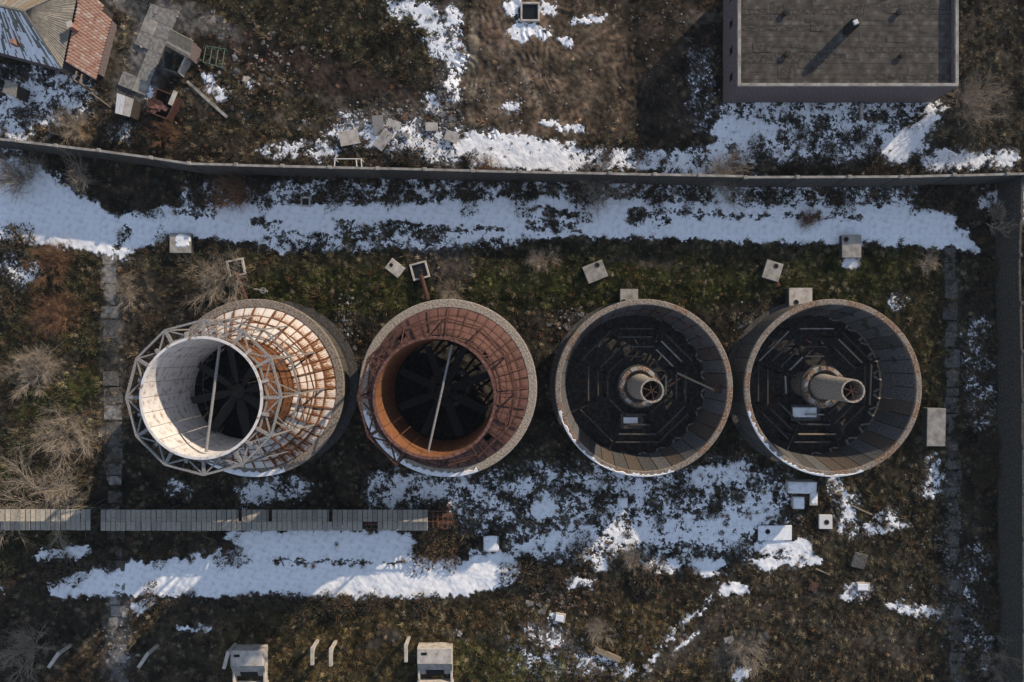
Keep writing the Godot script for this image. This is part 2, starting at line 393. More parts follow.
	snow_line([[205, 78, 5], [222, 96, 6]], .85); snow_line([[150, 95, 8]], .6); snow_line([[120, 130, 12]], .55); snow_line([[248, 85, 5]], .7)
	snow_line([[60, 588, 10], [130, 579, 15], [210, 577, 20], [260, 566, 26], [330, 566, 30], [420, 578, 20], [470, 576, 17], [505, 568, 15]], 1.25, .2)
	snow_line([[245, 540, 9], [330, 545, 16], [400, 545, 14]], 1.18, .25); snow_line([[42, 556, 5], [85, 550, 6]], .95, .3); snow_line([[150, 603, 5], [136, 610, 5]], .9); snow_line([[180, 628, 3], [210, 629, 3]], .9, .4); snow_line([[200, 555, 5]], .8); snow_line([[236, 536, 8]], .9)
	snow_line([[470, 500, 26], [540, 500, 34], [620, 510, 36], [700, 505, 40], [760, 500, 34]], .45, .4); snow_line([[545, 512, 16], [548, 500, 12]], .9, .3); snow_line([[590, 538, 14], [520, 545, 12]], .82, .4); snow_line([[620, 530, 14], [720, 530, 16], [760, 510, 20]], .76, .4)
	snow_line([[700, 478, 12], [740, 470, 10]], .75); snow_line([[765, 555, 14], [800, 552, 12], [815, 560, 6]], 1.1, .25); snow_line([[605, 566, 6]], .9); snow_line([[650, 567, 6], [670, 566, 8]], .8); snow_line([[705, 565, 11], [715, 566, 9]], 1.1, .2); snow_line([[725, 588, 6], [742, 590, 5]], 1.1, .25); snow_line([[570, 583, 4], [590, 582, 6]], .9)
	snow_line([[480, 555, 10], [500, 560, 12]], .8); snow_line([[832, 480, 9], [845, 500, 12], [850, 530, 10]], .52, .5); snow_line([[880, 520, 8], [890, 515, 8]], .5); snow_line([[870, 530, 8], [905, 525, 4]], .6)
	snow_line([[930, 462, 8], [938, 475, 7], [928, 492, 9]], .58, .5); snow_line([[850, 592, 9], [870, 588, 6]], .8); snow_line([[890, 606, 4], [938, 612, 7]], .75); snow_line([[630, 672, 6], [590, 665, 14]], .5); snow_line([[740, 675, 9]], .7); snow_line([[557, 617, 5]], 1.0, .3)
	snow_line([[250, 492, 14], [300, 488, 10]], .55); snow_line([[180, 490, 10]], .5); snow_line([[380, 490, 16], [450, 484, 18]], .62, .4); snow_line([[590, 480, 14], [660, 488, 10]], .55); snow_line([[852, 262, 8]], .9, .3)
	snow_line([[975, 560, 14], [978, 660, 12]], .3, .5); snow_line([[978, 330, 14], [982, 420, 12]], .3, .5); snow_line([[20, 270, 18]], .45); snow_line([[4, 588, 4]], .9); snow_line([[900, 300, 10]], .4); snow_line([[545, 650, 30]], .34, .5)
	snow_line([[1040, 205, 22], [990, 200, 12]], .6, .4)
	snow_line([[545, 552, 10], [640, 552, 14], [760, 548, 14]], .5, .5)
	snow_line([[640, 678, 2], [662, 645, 2.5], [690, 618, 2], [720, 592, 2]], .62, .4); snow_line([[672, 655, 2], [700, 630, 2]], .6, .4)
	snow_cut([[345, 234, 4], [400, 226, 3], [450, 232, 3], [505, 229, 2]], .42); snow_cut([[270, 236, 3], [340, 240, 5], [440, 238, 5]], .45); snow_cut([[180, 212, 3], [215, 214, 4]], .4)
	snow_cut([[538, 210, 3], [580, 217, 2]], .3); snow_cut([[535, 225, 6], [560, 228, 4], [578, 229, 3]], .36); snow_cut([[632, 214, 6], [650, 220, 7], [668, 220, 4]], .42); snow_cut([[670, 213, 2], [720, 216, 2], [860, 218, 2]], .42); snow_cut([[255, 222, 4], [275, 226, 4]], .4); snow_cut([[340, 225, 5], [350, 226, 5]], .35)
	snow_cut([[268, 562, 2], [400, 562, 2]], .46); snow_cut([[120, 247, 3], [128, 228, 3]], .5)
	snow_cut([[640, 555, 3], [780, 557, 3]], .35); snow_cut([[530, 525, 4], [570, 522, 3]], .3); snow_cut([[480, 552, 4], [520, 540, 4], [545, 530, 3]], .35)

# ---------- ground and snow ----------
func tower_dist(X: float, Z: float) -> float:
	var d := 1e9
	for t in TOWERS: d = minf(d, Vector2(X - t, Z - TZ).length())
	return d
func make_ground() -> void:
	var far := [600.0, 400.0, 250.0, 160.0, 120.0, 100.0, 88.0, 80.0]
	for f in far: xs.append(-f)
	var step := 0.2
	var v := -76.0
	while v <= 76.01: xs.append(v); v += step
	for i in far.size(): xs.append(far[far.size() - 1 - i])
	var farz := [600.0, 400.0, 250.0, 160.0, 110.0, 80.0, 65.0, 56.0]
	for f in farz: zs.append(-f)
	v = -52.0
	while v <= 52.01: zs.append(v); v += step
	for i in farz.size(): zs.append(farz[farz.size() - 1 - i])
	nx = xs.size(); nz = zs.size()
	hgt.resize(nx * nz)
	var pos := PackedVector3Array(); pos.resize(nx * nz)
	var col := PackedColorArray(); col.resize(nx * nz)
	for j in nz:
		for i in nx:
			var X := xs[i]; var Z := zs[j]
			var k := j * nx + i
			var y := ground_y(X, Z)
			var x := X / G + 512.0; var yy := Z / G + 341.0
			var c := earth_at(x, yy)
			# wheel ruts, some runs of them, in the bare earth
			if c.a < 0.2 and x > 455 and x < 640 and yy < 145:
				var run := clampf(n_mid.get_noise_2d(x * .35 + 11, yy * .2) * 4.0, 0, 1)
				y += 0.09 * run * sin((x + 0.3 * yy + 34.0 * n_big.get_noise_2d(x, yy + 60)) * 0.8) + .05 * n_fine.get_noise_2d(x * .8, yy * .3)
			hgt[k] = y
			pos[k] = Vector3(X, y, Z)
			var f := 0.72 + 0.62 * n_fine.get_noise_2d(x + 40, yy) + 0.55 * n_mid.get_noise_2d(x, yy + 200)
			f = clampf(f, 0.32, 1.5)
			var pt := n_big.get_noise_2d(x * 2.3 + 900, yy * 2.3)
			f *= 0.8 + 0.75 * pt
			var gc := Color(c.r * f, c.g * f * (1.0 - .12 * pt), c.b * f * (1.0 - .1 * pt))
			# a dusting of thin snow round the drifts, grain by grain
			var sv := snow_at(x, yy)
			if sv > -0.46: gc = gc.lerp(Color(.55, .57, .60), clampf((sv + .46) * 1.7, 0, .8) * clampf(.5 + 2.2 * n_grit.get_noise_2d(x * 1.3 + 60, yy * 1.3) + 1.2 * n_fine.get_noise_2d(x, yy + 333), 0, 1))
			if absf(X) > 76.1 or absf(Z) > 52.1: gc = Color(.05, .044, .031)
			col[k] = gc
	var ind := PackedInt32Array()
	for j in nz - 1:
		for i in nx - 1:
			var X := (xs[i] + xs[i + 1]) * 0.5; var Z := (zs[j] + zs[j + 1]) * 0.5
			if absf(Z - TZ) < 11 and tower_dist(X, Z) < 10.7: continue
			var a := j * nx + i
			ind.append(a); ind.append(a + 1); ind.append(a + nx + 1)
			ind.append(a); ind.append(a + nx + 1); ind.append(a + nx)
	var arr := []
	arr.resize(Mesh.ARRAY_MAX)
	arr[Mesh.ARRAY_VERTEX] = pos; arr[Mesh.ARRAY_COLOR] = col; arr[Mesh.ARRAY_INDEX] = ind
	var am := ArrayMesh.new()
	am.add_surface_from_arrays(Mesh.PRIMITIVE_TRIANGLES, arr)
	var st := SurfaceTool.new()
	st.create_from(am, 0)
	st.generate_normals()
	var g := put("ground", st.commit(), M.ground, self)
	g.set_meta("kind", "structure"); g.set_meta("label", "dark winter earth and rough grass of the abandoned yard"); g.set_meta("category", "ground")
	# snow: on a finer grid, the outline of the mask cut through every cell
	var cs := 0.1
	var s := SurfaceTool.new()
	s.begin(Mesh.PRIMITIVE_TRIANGLES)
	var w := int(152 / cs); var hh := int(104 / cs)
	var row := PackedFloat32Array(); var prow := PackedFloat32Array()
	row.resize(w); prow.resize(w)
	for j in hh:
		var Z := -52.0 + j * cs
		for i in w:
			row[i] = snow_at((-76.0 + i * cs) / G + 512.0, Z / G + 341.0)
		if j > 0:
			for i in w - 1:
				var c4: Array = [prow[i], prow[i + 1], row[i + 1], row[i]]
				if c4[0] <= 0 and c4[1] <= 0 and c4[2] <= 0 and c4[3] <= 0: continue
				var X := -76.0 + i * cs
				if tower_dist(X, Z) < 11.4: continue
				var p := [Vector3(X, 0, Z - cs), Vector3(X + cs, 0, Z - cs), Vector3(X + cs, 0, Z), Vector3(X, 0, Z)]
				var poly := []
				for e in 4:
					var f := (e + 1) % 4
					if c4[e] > 0: poly.append(p[e] + Vector3(0, surf(p[e].x, p[e].z) + 0.015 + minf(c4[e], 0.3) * 0.09, 0))
					if (c4[e] > 0) != (c4[f] > 0):
						var m: Vector3 = p[e].lerp(p[f], c4[e] / (c4[e] - c4[f]))
						poly.append(m + Vector3(0, surf(m.x, m.z) + 0.006, 0))
				for e in range(1, poly.size() - 1):
					tri(s, poly[0], poly[e], poly[e + 1])
		var tmp := prow
		prow = row
		row = tmp
	s.index()
	s.generate_normals()
	var so := put("snow", s.commit(), M.snow, self)
	so.set_meta("kind", "structure"); so.set_meta("label", "patchy white snow left on the shaded lanes and field"); so.set_meta("category", "snow")
func surf(X: float, Z: float) -> float:
	# height of the ground mesh, from its own grid
	var fx := (X + 76.0) / 0.2; var fz := (Z + 52.0) / 0.2
	var i := clampi(int(fx), 0, nx - 18); var j := clampi(int(fz), 0, nz - 18)
	fx -= i; fz -= j
	var k := (j + 8) * nx + i + 8
	if fx > fz: return hgt[k] + (hgt[k + 1] - hgt[k]) * fx + (hgt[k + nx + 1] - hgt[k + 1]) * fz
	return hgt[k] + (hgt[k + nx + 1] - hgt[k + nx]) * fx + (hgt[k + nx] - hgt[k]) * fz
func tuft_mesh(sd: int, blades: int, tall: float, spread: float, w: float) -> ArrayMesh:
	# a small patch of blades that lean loosely one way, not a rosette
	var r := RandomNumberGenerator.new()
	r.seed = sd
	var st := mk()
	var lean := Vector3(r.randfn(), 0, r.randfn()) * .25
	for i in blades:
		var a := r.randf() * TAU
		var b := Vector3(cos(a), 0, sin(a)) * sqrt(r.randf()) * spread + Vector3(0, -.03, 0)
		var d := (Vector3(r.randfn(), 0, r.randfn()) * .5 + lean)
		var side := Vector3(r.randfn(), 0, r.randfn()).normalized() * w * r.randf_range(.5, 1.2)
		var hh := tall * r.randf_range(.35, 1.0)
		var m := b + d * hh * .45 + Vector3(0, hh * .6, 0)
		var t := b + d * hh * 1.1 + Vector3(0, hh, 0)
		tri(st, b - side * .5, b + side * .5, m + side * .4); tri(st, b - side * .5, m + side * .4, m - side * .4)
		tri(st, m - side * .4, m + side * .4, t)
	return fin(st)
func blocked(p: Vector3) -> bool:
	for r in BLOCKS:
		if p.x > r[0] and p.x < r[1] and p.z > r[2] and p.z < r[3]: return true
	return false
var BLOCKS := []
func make_tufts() -> void:
	var kinds := [tuft_mesh(1, 24, .17, .30, .085), tuft_mesh(2, 26, .36, .27, .075), tuft_mesh(3, 22, .8, .20, .06)]
	var xf := [[], [], []]
	var cl := [[], [], []]
	rng.seed = 77
	for t in 280000:
		var X := rng.randf_range(-74, 74); var Z := rng.randf_range(-50, 50)
		var x := X / G + 512.0; var y := Z / G + 341.0
		var c := earth_at(x, y)
		var dens := c.a * clampf(0.5 + 1.7 * n_mid.get_noise_2d(x * 1.4 + 80, y * 1.4) + 0.9 * n_fine.get_noise_2d(x, y), 0, 1)
		if rng.randf() > dens: continue
		var sv := snow_at(x, y)
		if sv > 0.3 or (sv > 0 and rng.randf() > 0.35): continue
		if tower_dist(X, Z) < 11.4 or blocked(Vector3(X, 0, Z)): continue
		var k := 0
		var roll := rng.randf() + 0.45 * n_mid.get_noise_2d(x + 500, y)
		if roll > 0.9: k = 2
		elif roll > 0.5: k = 1
		var sc := 0.55 + 0.9 * pow(rng.randf(), 2.0)
		var b := Basis(Vector3.UP, rng.randf() * TAU).scaled(Vector3(sc, sc * rng.randf_range(.7, 1.1), sc))
		xf[k].append(Transform3D(b, Vector3(X, ground_y(X, Z), Z)))
		var f := 1.05 * exp(clampf(rng.randfn(), -2, 1.8) * .5) * (1.0 + 0.9 * n_big.get_noise_2d(x * 2.3 + 900, y * 2.3))
		var warm := rng.randf() + 0.42 * n_mid.get_noise_2d(x * 1.6, y * 1.6 + 900)
		var cc := Color(c.r * f * 1.25, c.g * f * 1.16, c.b * f * 1.05)
		if warm > 0.90: cc = Color(.30, .245, .155).lerp(cc, rng.randf() * .6)
		elif warm > 0.80: cc = Color(.17, .095, .05).lerp(cc, rng.randf() * .5)
		elif warm < 0.3: cc = cc * .62
		elif warm < 0.12 and c.g > c.r * 0.94: cc = Color(.055, .062, .024)
		cl[k].append(cc)
	var names := ["short_grass", "rough_grass", "tall_weeds"]
	var labs := ["short matted winter grass scattered over the yard", "rough tufts of olive and straw grass over the yard", "tall dry weeds standing among the grass"]
	for k in 3:
		var mm := MultiMesh.new()
		mm.transform_format = MultiMesh.TRANSFORM_3D
		mm.use_colors = true
		mm.mesh = kinds[k]
		mm.instance_count = xf[k].size()
		for i in xf[k].size():
			mm.set_instance_transform(i, xf[k][i]); mm.set_instance_color(i, cl[k][i])
		var o := MultiMeshInstance3D.new()
		o.multimesh = mm; o.material_override = M.tuft; o.name = names[k]
		add_child(o)
		o.set_meta("kind", "stuff"); tag(o, labs[k], "grass" if k < 2 else "weeds")

# ---------- cooling towers ----------
func turn_put(called: String, mesh: Mesh, m: Material, parent: Node, ang: float, y := 0.0) -> MeshInstance3D:
	var o := put(called, mesh, m, parent)
	o.rotation.y = -ang; o.position.y = y
	return o
func pol(r: float, h: float, a: float) -> Vector3:
	return Vector3(r * cos(a), h, r * sin(a))
func V(x: float, y: float) -> Vector2: return Vector2(x, y)
func tower_base(X: float, label: String, ledge: float, lin: Material, sd: int, rims: Array, wall_m: Array) -> Node3D:
	var t := thing("cooling_tower", Vector3(X, 0, TZ), 0, label, "cooling tower", "row of four round cooling towers")
	var st := mk()
	seg(st, [V(9.7, -1.9), V(9.7, .12), V(10.5, .22), V(11.5, .18), V(11.5, -1.9)], 0, TAU, 64, false)
	obj("basin_wall", st, M.concrete_dark, t)
	st = mk()
	for i in 14:
		for j in 56:
			var c := []
			for w in [[i, j], [i + 1, j], [i + 1, j + 1], [i, j + 1]]:
				var r: float = w[0] * 9.9 / 14.0; var a: float = TAU * (w[1] % 56) / 56.0
				c.append(pol(r, -1.75 + .5 * maxf(0, n_mid.get_noise_2d(cos(a) * r * 8 + sd * 50, sin(a) * r * 8)) + .15 * n_fine.get_noise_2d(cos(a) * r * 8, sin(a) * r * 8), a))
			quad(st, c[0], c[1], c[2], c[3])
	obj("basin_floor", st, M.silt_shade, t)
	st = mk()
	for s in [-1, 1]: bar(st, pol(9.62, -1.0, s * .11), pol(10.0, 1.4, 0.014 * s), .24, .28)
	var vcol := fin(st)
	for i in 24: turn_put("inlet_column", vcol, M.concrete_pale, t, TAU * i / 24)
	rng.seed = sd
	var pa := TAU / 36
	var foot := 10.5 if ledge < 10.3 else 11.05
	st = mk()
	seg(st, [V(foot - .2, 1.3), V(10.85, 6.9), V(11.1, 6.9), V(foot, 1.3)], 0.004, pa - 0.004, 3)
	var outer := fin(st)
	st = mk()
	seg(st, [V(9.4, 1.2), V(10.45, 6.9), V(10.84, 6.9), V(10.0, 1.2)], 0.005, pa - 0.005, 3)
	var inner := fin(st)
	for i in 36:
		turn_put("wall_panel", outer, wall_m[rng.randi() % wall_m.size()], t, pa * i)
		var o := turn_put("lining_panel", inner, [lin, M.lining_dark, lin, M.lining_rust][rng.randi() % 4], t, pa * i)
		o.scale = Vector3(1, 1, 1)
	var rim := []
	for k in 3:
		st = mk()
		seg(st, [V(ledge, 6.0), V(ledge, 6.26 + .012 * k), V(ledge + .08, 6.32 + .012 * k), V(11.15, 6.30 + .012 * k), V(11.24, 6.24), V(11.24, 6.0)], 0.0012, pa - 0.0012, 3)
		rim.append(fin(st))
	for i in 36:
		var m: Material = rims[rng.randi() % rims.size()]
		turn_put("rim_block", rim[rng.randi() % 3], m, t, pa * i, LIFT)
	# snow that has stayed on the shaded south-west shoulder
	st = mk()
	var n := 60
	for i in n:
		var a0 := deg_to_rad(70.0 + 95.0 * i / n); var a1 := deg_to_rad(70.0 + 95.0 * (i + 1) / n)
		var wb := .5 if ledge < 10.3 else .14
		var w0 := wb + .5 * n_fine.get_noise_2d(i * 5.0, sd * 9.0); var w1 := wb + .5 * n_fine.get_noise_2d(i * 5.0 + 5, sd * 9.0)
		w0 = clampf(w0, .04, 10.9 - ledge); w1 = clampf(w1, .04, 10.9 - ledge)
		quad(st, pol(11.16, 6.40, a0), pol(11.16 - w0, 6.45, a0), pol(11.16 - w1, 6.45, a1), pol(11.16, 6.40, a1))
		quad(st, pol(11.16, 6.40, a0), pol(11.22, 6.31, a0), pol(11.22, 6.31, a1), pol(11.16, 6.40, a1))
		quad(st, pol(11.16 - w0, 6.45, a0), pol(11.1 - w0, 6.31, a0), pol(11.1 - w1, 6.31, a1), pol(11.16 - w1, 6.45, a1))
	obj("rim_snow", st, M.snow, t).position.y = LIFT
	return t
func lift_from(t: Node3D, n: int, dy: float) -> void:
	for i in range(n, t.get_child_count()): t.get_child(i).position.y += dy
func fan_at(t: Node3D, y: float, turn: float, m: Material) -> void:
	var f := Node3D.new()
	f.name = "fan"
	t.add_child(f)
	f.position.y = y; f.rotation.y = turn
	var st := mk()
	seg(st, [V(0.01, -.35), V(.85, -.35), V(.95, -.1), V(.85, .22), V(.01, .38)], 0, TAU, 20, false)
	obj("hub", st, M.soot_shade, f)
	st = mk()
	for i in 6:
		var r0 := .85 + i * .8; var r1 := r0 + .8
		var w0 := lerpf(.55, .95, minf(1, i / 2.0)) * lerpf(1, .75, i / 6.0); var w1 := lerpf(.55, .95, minf(1, (i + 1) / 2.0)) * lerpf(1, .75, (i + 1) / 6.0)
		var t0 := lerpf(.5, .2, i / 6.0); var t1 := lerpf(.5, .2, (i + 1) / 6.0)
		var a := Vector3(r0, -w0 * sin(t0), -w0 * cos(t0) * .6); var b := Vector3(r0, w0 * sin(t0), w0 * cos(t0) * .6)
		var c := Vector3(r1, w1 * sin(t1), w1 * cos(t1) * .6); var d := Vector3(r1, -w1 * sin(t1), -w1 * cos(t1) * .6)
		var up := Vector3(0, .05, 0)
		quad(st, a + up, b + up, c + up, d + up); quad(st, a - up, b - up, c - up, d - up)
		quad(st, a - up, a + up, d + up, d - up); quad(st, b - up, b + up, c + up, c - up)
	var bm := fin(st)
	for i in 8: turn_put("blade", bm, m, f, TAU * i / 8)
func column(t: Node3D, top: float, m: Material) -> void:
	var c := Node3D.new()
	c.name = "fan_column"
	t.add_child(c)
	c.position.y = 1.1
	var st := mk()
	seg(st, [V(1.75, -2.7), V(1.66, 3.4), V(1.5, 6.0), V(1.42, top), V(1.22, top), V(1.22, 4.0), V(1.4, -2.7)], 0, TAU, 32, false)
	obj("shaft", st, m, c)
	st = mk()
	seg(st, [V(1.2, top - 2.2), V(0.0, top - 2.2), V(0.0, top - 2.3), V(1.2, top - 2.3)], 0, TAU, 24, false)
	obj("plug", st, M.soot_shade, c)
	st = mk()
	for i in 3: bar(st, pol(1.21, top - .35, i * PI / 3 + .3), pol(1.21, top - .35, i * PI / 3 + .3 + PI), .1, .12)
	obj("spider", st, M.rust_dark, c)
	for i in 18:
		st = mk()
		var j := n_fine.get_noise_2d(i * 11.0, t.position.x)
		seg(st, [V(2.1 + .25 * j, 3.2), V(2.1 + .25 * j, 3.6 + .7 * j), V(2.5 + .5 * j, 3.55 + .7 * j), V(2.65, 3.2)], TAU * i / 18, TAU * (i + 1) / 18 - .002, 2)
		obj("collar_block", st, M.concrete_stain if i % 3 else M.concrete, c)
	st = mk()
	seg(st, [V(1.5, 2.85), V(1.5, 3.18), V(2.85, 3.18), V(2.85, 2.85)], 0, TAU, 32, false)
	obj("collar_plate", st, M.concrete_dark, c)
func stack(t: Node3D, cone_mats: Array, in_m: Material, out_m: Material, rib_m: Material, steel: Material, sd: int, ring_gaps: Array, low_m: Material) -> void:
	rng.seed = sd
	var st: SurfaceTool
	var first := t.get_child_count()
	# sloping roof of sheets between the rim and the throat
	var rows := [[10.3, 6.1], [9.1, 7.2], [8.2, 8.08], [7.4, 8.9], [6.7, 9.6], [6.1, 10.2]]
	var sa := TAU / 48
	for k in 5:
		var a: Array = rows[k]; var b: Array = rows[k + 1]
		var pm := [sheet_mesh(a, b, .003, sa - .003, .05), sheet_mesh(a, b, .002, sa - .002, -.06), sheet_mesh(a, b, .004, sa - .001, .12)]
		for i in 48:
			var ang := sa * i
			var e := 0.62 + 0.75 * n_mid.get_noise_2d(cos(ang) * 30 + sd * 31, sin(ang) * 30 + k * 5) + rng.randf_range(-.10, .10)
			# the sheets at the foot are rusted through on the east side
			var east := cos(ang - .25)
			if k == 0 and east > .45: e -= .34
			elif k == 1 and east > .7: e -= .22
			elif k >= 3: e -= .08
			if rng.randf() < .012: continue
			var grade := clampi(int((.84 - e) * 6.0) + rng.randi() % 2, 0, cone_mats.size() - 1)
			turn_put("roof_sheet", pm[rng.randi() % 3], cone_mats[grade], t, ang)
	st = mk()
	bar(st, pol(10.0, 6.42, 0), pol(6.15, 10.3, 0), .16, .26)
	var rib := fin(st)
	for i in 24: turn_put("roof_rib", rib, rib_m, t, TAU * i / 24)
	for k in range(1, 5):
		st = mk()
		seg(st, [V(rows[k][0] - .04, rows[k][1] + .02), V(rows[k][0] - .04, rows[k][1] + .09), V(rows[k][0] + .04, rows[k][1] + .08), V(rows[k][0] + .04, rows[k][1])], 0, TAU, 48, false)
		obj("roof_hoop", st, rib_m, t)
	# flaring stack: a skin inside and a skin outside
	var sp := TAU / 24
	var lev := [[5.85, 10.1], [5.82, 11.8], [5.9, 14.0], [5.98, 16.2], [6.15, 21.2]]
	if in_m != M.white: lev = [[6.05, 10.1], [6.05, 11.8], [6.07, 14.0], [6.09, 16.2], [6.15, 21.2]]
	for k in 4:
		var a: Array = lev[k]; var b: Array = lev[k + 1]
		st = mk()
		seg(st, [V(a[0], a[1] + .01), V(b[0], b[1]), V(b[0] + .05, b[1]), V(a[0] + .05, a[1] + .01)], .004, sp - .004, 3)
		var im := fin(st)
		st = mk()
		seg(st, [V(a[0] + .12, a[1] + .01), V(b[0] + .12, b[1]), V(b[0] + .17, b[1]), V(a[0] + .17, a[1] + .01)], .006, sp - .006, 3)
		var om := fin(st)
		for i in 24:
			turn_put("inner_plate", im, in_m if k == 3 else low_m, t, sp * i)
			turn_put("outer_plate", om, out_m, t, sp * i)
		st = mk()
		seg(st, [V(b[0] + .03, b[1] - .02), V(b[0] + .03, b[1] + .07), V(b[0] + .30, b[1] + .07), V(b[0] + .30, b[1] - .02)] if k == 3 else [V(b[0] + .18, b[1] - .06), V(b[0] + .18, b[1] + .06), V(b[0] + .32, b[1] + .06), V(b[0] + .32, b[1] - .06)], 0, TAU, 72, false)
		obj("stack_hoop", st, (in_m if in_m == M.white else M.red_sheet) if k == 3 else rib_m, t)
	# steel frame that stands round the stack
	var n := 12
	var off := deg_to_rad(0.0)
	for i in n:
		var a := TAU * i / n + off
		var b := TAU * (i + 1) / n + off
		var mid := (a + b) * .5
		var gone: bool = i in ring_gaps
		var ps := []
		if not gone:
			ps.append([pol(8.15, 20.6, a), pol(8.15, 20.6, b), .22, .22, "ring_beam"])
			ps.append([pol(6.75, 20.6, a), pol(6.75, 20.6, b), .18, .18, "inner_beam"])
			ps.append([pol(6.35, 20.75, a), pol(8.2, 20.6, a), .34, .18, "bracket"])
			ps.append([pol(6.7, 20.62, mid), pol(8.15, 20.6, b), .15, .15, "brace"])
			ps.append([pol(6.7, 20.62, mid), pol(8.15, 20.6, a), .15, .15, "brace"])
			ps.append([pol(6.3, 21.0, mid), pol(7.1, 20.66, mid), .34, .16, "bracket"])
			ps.append([pol(8.15, 20.6, a), pol(8.35, 15.0, a), .16, .16, "post"])
		ps.append([pol(8.35, 15.0, a), pol(8.35, 15.0, b), .18, .18, "ring_beam"])
		ps.append([pol(8.35, 15.0, a), pol(9.0, 7.45, a), .17, .17, "post"])
		ps.append([pol(6.1, 15.0, a), pol(8.35, 15.0, a), .15, .15, "bracket"])
		if i % 2 == 0: ps.append([pol(8.35, 15.0, a), pol(8.75, 10.6, b), .12, .12, "brace"])
		ps.append([pol(8.72, 10.6, a), pol(8.72, 10.6, b), .14, .16, "ring_beam"])
		ps.append([pol(6.15, 17.6, mid), pol(8.35, 15.0, b), .12, .12, "brace"])
		for p in ps:
			st = mk()
			bar(st, p[0], p[1], p[2], p[3])
			obj(p[4], st, steel if p[0].y > 14.5 else rib_m, t)
	lift_from(t, first, LIFT)
func make_towers() -> void:
	var t := tower_base(TOWERS[0], "cooling tower with white stack in a pale steel ring, furthest left", 10.2, M.lining, 101, [M.rim_beige], [M.concrete_shade])
	stack(t, M.white_sheets, M.white, M.rust, M.rust, M.steel, 5, [], M.white)
	column(t, 10.9, M.concrete_dark); fan_at(t, 12.4, .2, M.fan)
	var st := mk()
	tube(st, px(206, 452, 20.6) - t.position, px(220, 344, 20.4) - t.position, .15, .15, 10, true)
	obj("tie_pole", st, M.steel, t)
	t = tower_base(TOWERS[1], "cooling tower with rusty orange stack and red brown sheet roof", 10.15, M.lining, 102, [M.rim_pale], [M.concrete_shade])
	stack(t, M.red_sheets, M.red_inner, M.rust_dark, M.rust_dark, M.rust_dark, 9, [10, 11, 0, 1, 2, 3, 8, 9], M.red_inner)
	column(t, 10.9, M.concrete_dark); fan_at(t, 12.4, .35, M.fan)
	st = mk()
	tube(st, px(428, 452, 20.6) - t.position, px(452, 345, 20.4) - t.position, .13, .13, 10, true)
	obj("tie_pole", st, M.steel, t)
	for k in 2:
		var X: float = TOWERS[2 + k]
		t = tower_base(X, ["open roofless cooling tower with short round column, third from left", "open roofless cooling tower with long pale column, furthest right"][k], 10.5, M.lining, 103 + k, [M.rim_beige, M.concrete_stain, M.rim_beige], [M.concrete_dark, M.concrete_shade, M.slab])
		column(t, 11.2, M.rim_pale)
		rng.seed = 40 + k
		# octagonal galleries of beams on short posts
		for ring in [[4.2, 2.2, .18], [5.6, 2.6, .18], [7.0, 2.4, .18], [8.2, 2.0, .16]]:
			for i in 8:
				if rng.randf() < .2: continue
				var a := TAU * (i + .5) / 8; var b := TAU * (i + 1.5) / 8
				st = mk()
				var lo := rng.randf() * .2
				var A := pol(ring[0], ring[1], a); var B := pol(ring[0], ring[1] - (.5 if rng.randf() < .15 else 0.0), b)
				bar(st, A.lerp(B, lo), A.lerp(B, 1.0 - rng.randf() * .15), ring[2], .3)
				obj("gallery_beam", st, [M.concrete_dark, M.wood_dark, M.concrete_dark, M.wood_dark, M.concrete, M.wood if k else M.concrete_dark][rng.randi() % 6], t)
				st = mk()
				bar(st, pol(ring[0], -1.7, a), pol(ring[0], ring[1] - .16, a), .22, .22)
				obj("gallery_post", st, M.soot_shade, t)
		for i in 8:
			if (i + k) % 3 == 1: continue
			var a := TAU * (i + .5) / 8
			st = mk()
			bar(st, pol(2.6, 1.7, a), pol(9.5, 1.7, a), .22, .3)
			obj("radial_beam", st, M.soot_shade, t)  # near-black colour carries the shade inside the tower
		# torn pieces of sheet left on the north lining
		for i in 15:
			var a := deg_to_rad(-112.0 + 6.4 * i + rng.randf_range(-2, 2))
			var y := rng.randf_range(3.6, 5.2)
			var r := lerpf(9.4, 10.25, (y - 1.2) / 4.8) - .1
			st = mk()
			bx(st, Vector3.ZERO, Vector3(.05, rng.randf_range(.5, 1.0), rng.randf_range(.5, 1.0)), Basis(Vector3(0, 0, 1), rng.randf_range(-.5, .1)) * Basis(Vector3(1, 0, 0), rng.randf_range(-.3, .3)))
			var o := obj("torn_sheet", st, M.red_sheet_b if k == 0 else M.wood_dark, t)
			o.position = pol(r, y, a); o.rotation.y = -a
		# a platform that still holds snow
		st = mk()
		var pp := (px(632, 421, 1.9) if k == 0 else px(806, 413, 1.9)) - t.position
		bx(st, pp - Vector3(0, .1, 0), Vector3(3.9 if k else 3.0, .2, 2.1), Basis.IDENTITY, .03)
		obj("platform", st, M.concrete_dark, t)
		st = mk()
		bx(st, pp + Vector3(-.2, .05, -.1), Vector3(3.2 if k else 1.9, .1, 1.3 if k else .8), Basis.IDENTITY, .04)
		obj("platform_snow", st, M.snow, t)
		st = mk()
		for s in [-1.5, 1.5]: bar(st, pp + Vector3(s, -3.6, 0), pp + Vector3(s, -.2, 0), .25, .25)
		obj("platform_leg", st, M.concrete_dark, t)
		for i in 46:
			var a := rng.randf() * TAU; var r := rng.randf_range(3, 9)
			var c := pol(r, -1.45, a)
			var d := Vector3(rng.randf_range(-1, 1), rng.randf_range(0, .25), rng.randf_range(-1, 1)).normalized() * rng.randf_range(.6, 2.2)
			st = mk()
			bar(st, c, c + d, rng.randf_range(.12, .3), .08)
			obj("fallen_plank", st, [M.wood_dark, M.soot_shade, M.rust_dark][rng.randi() % 3], t)
		st = mk()
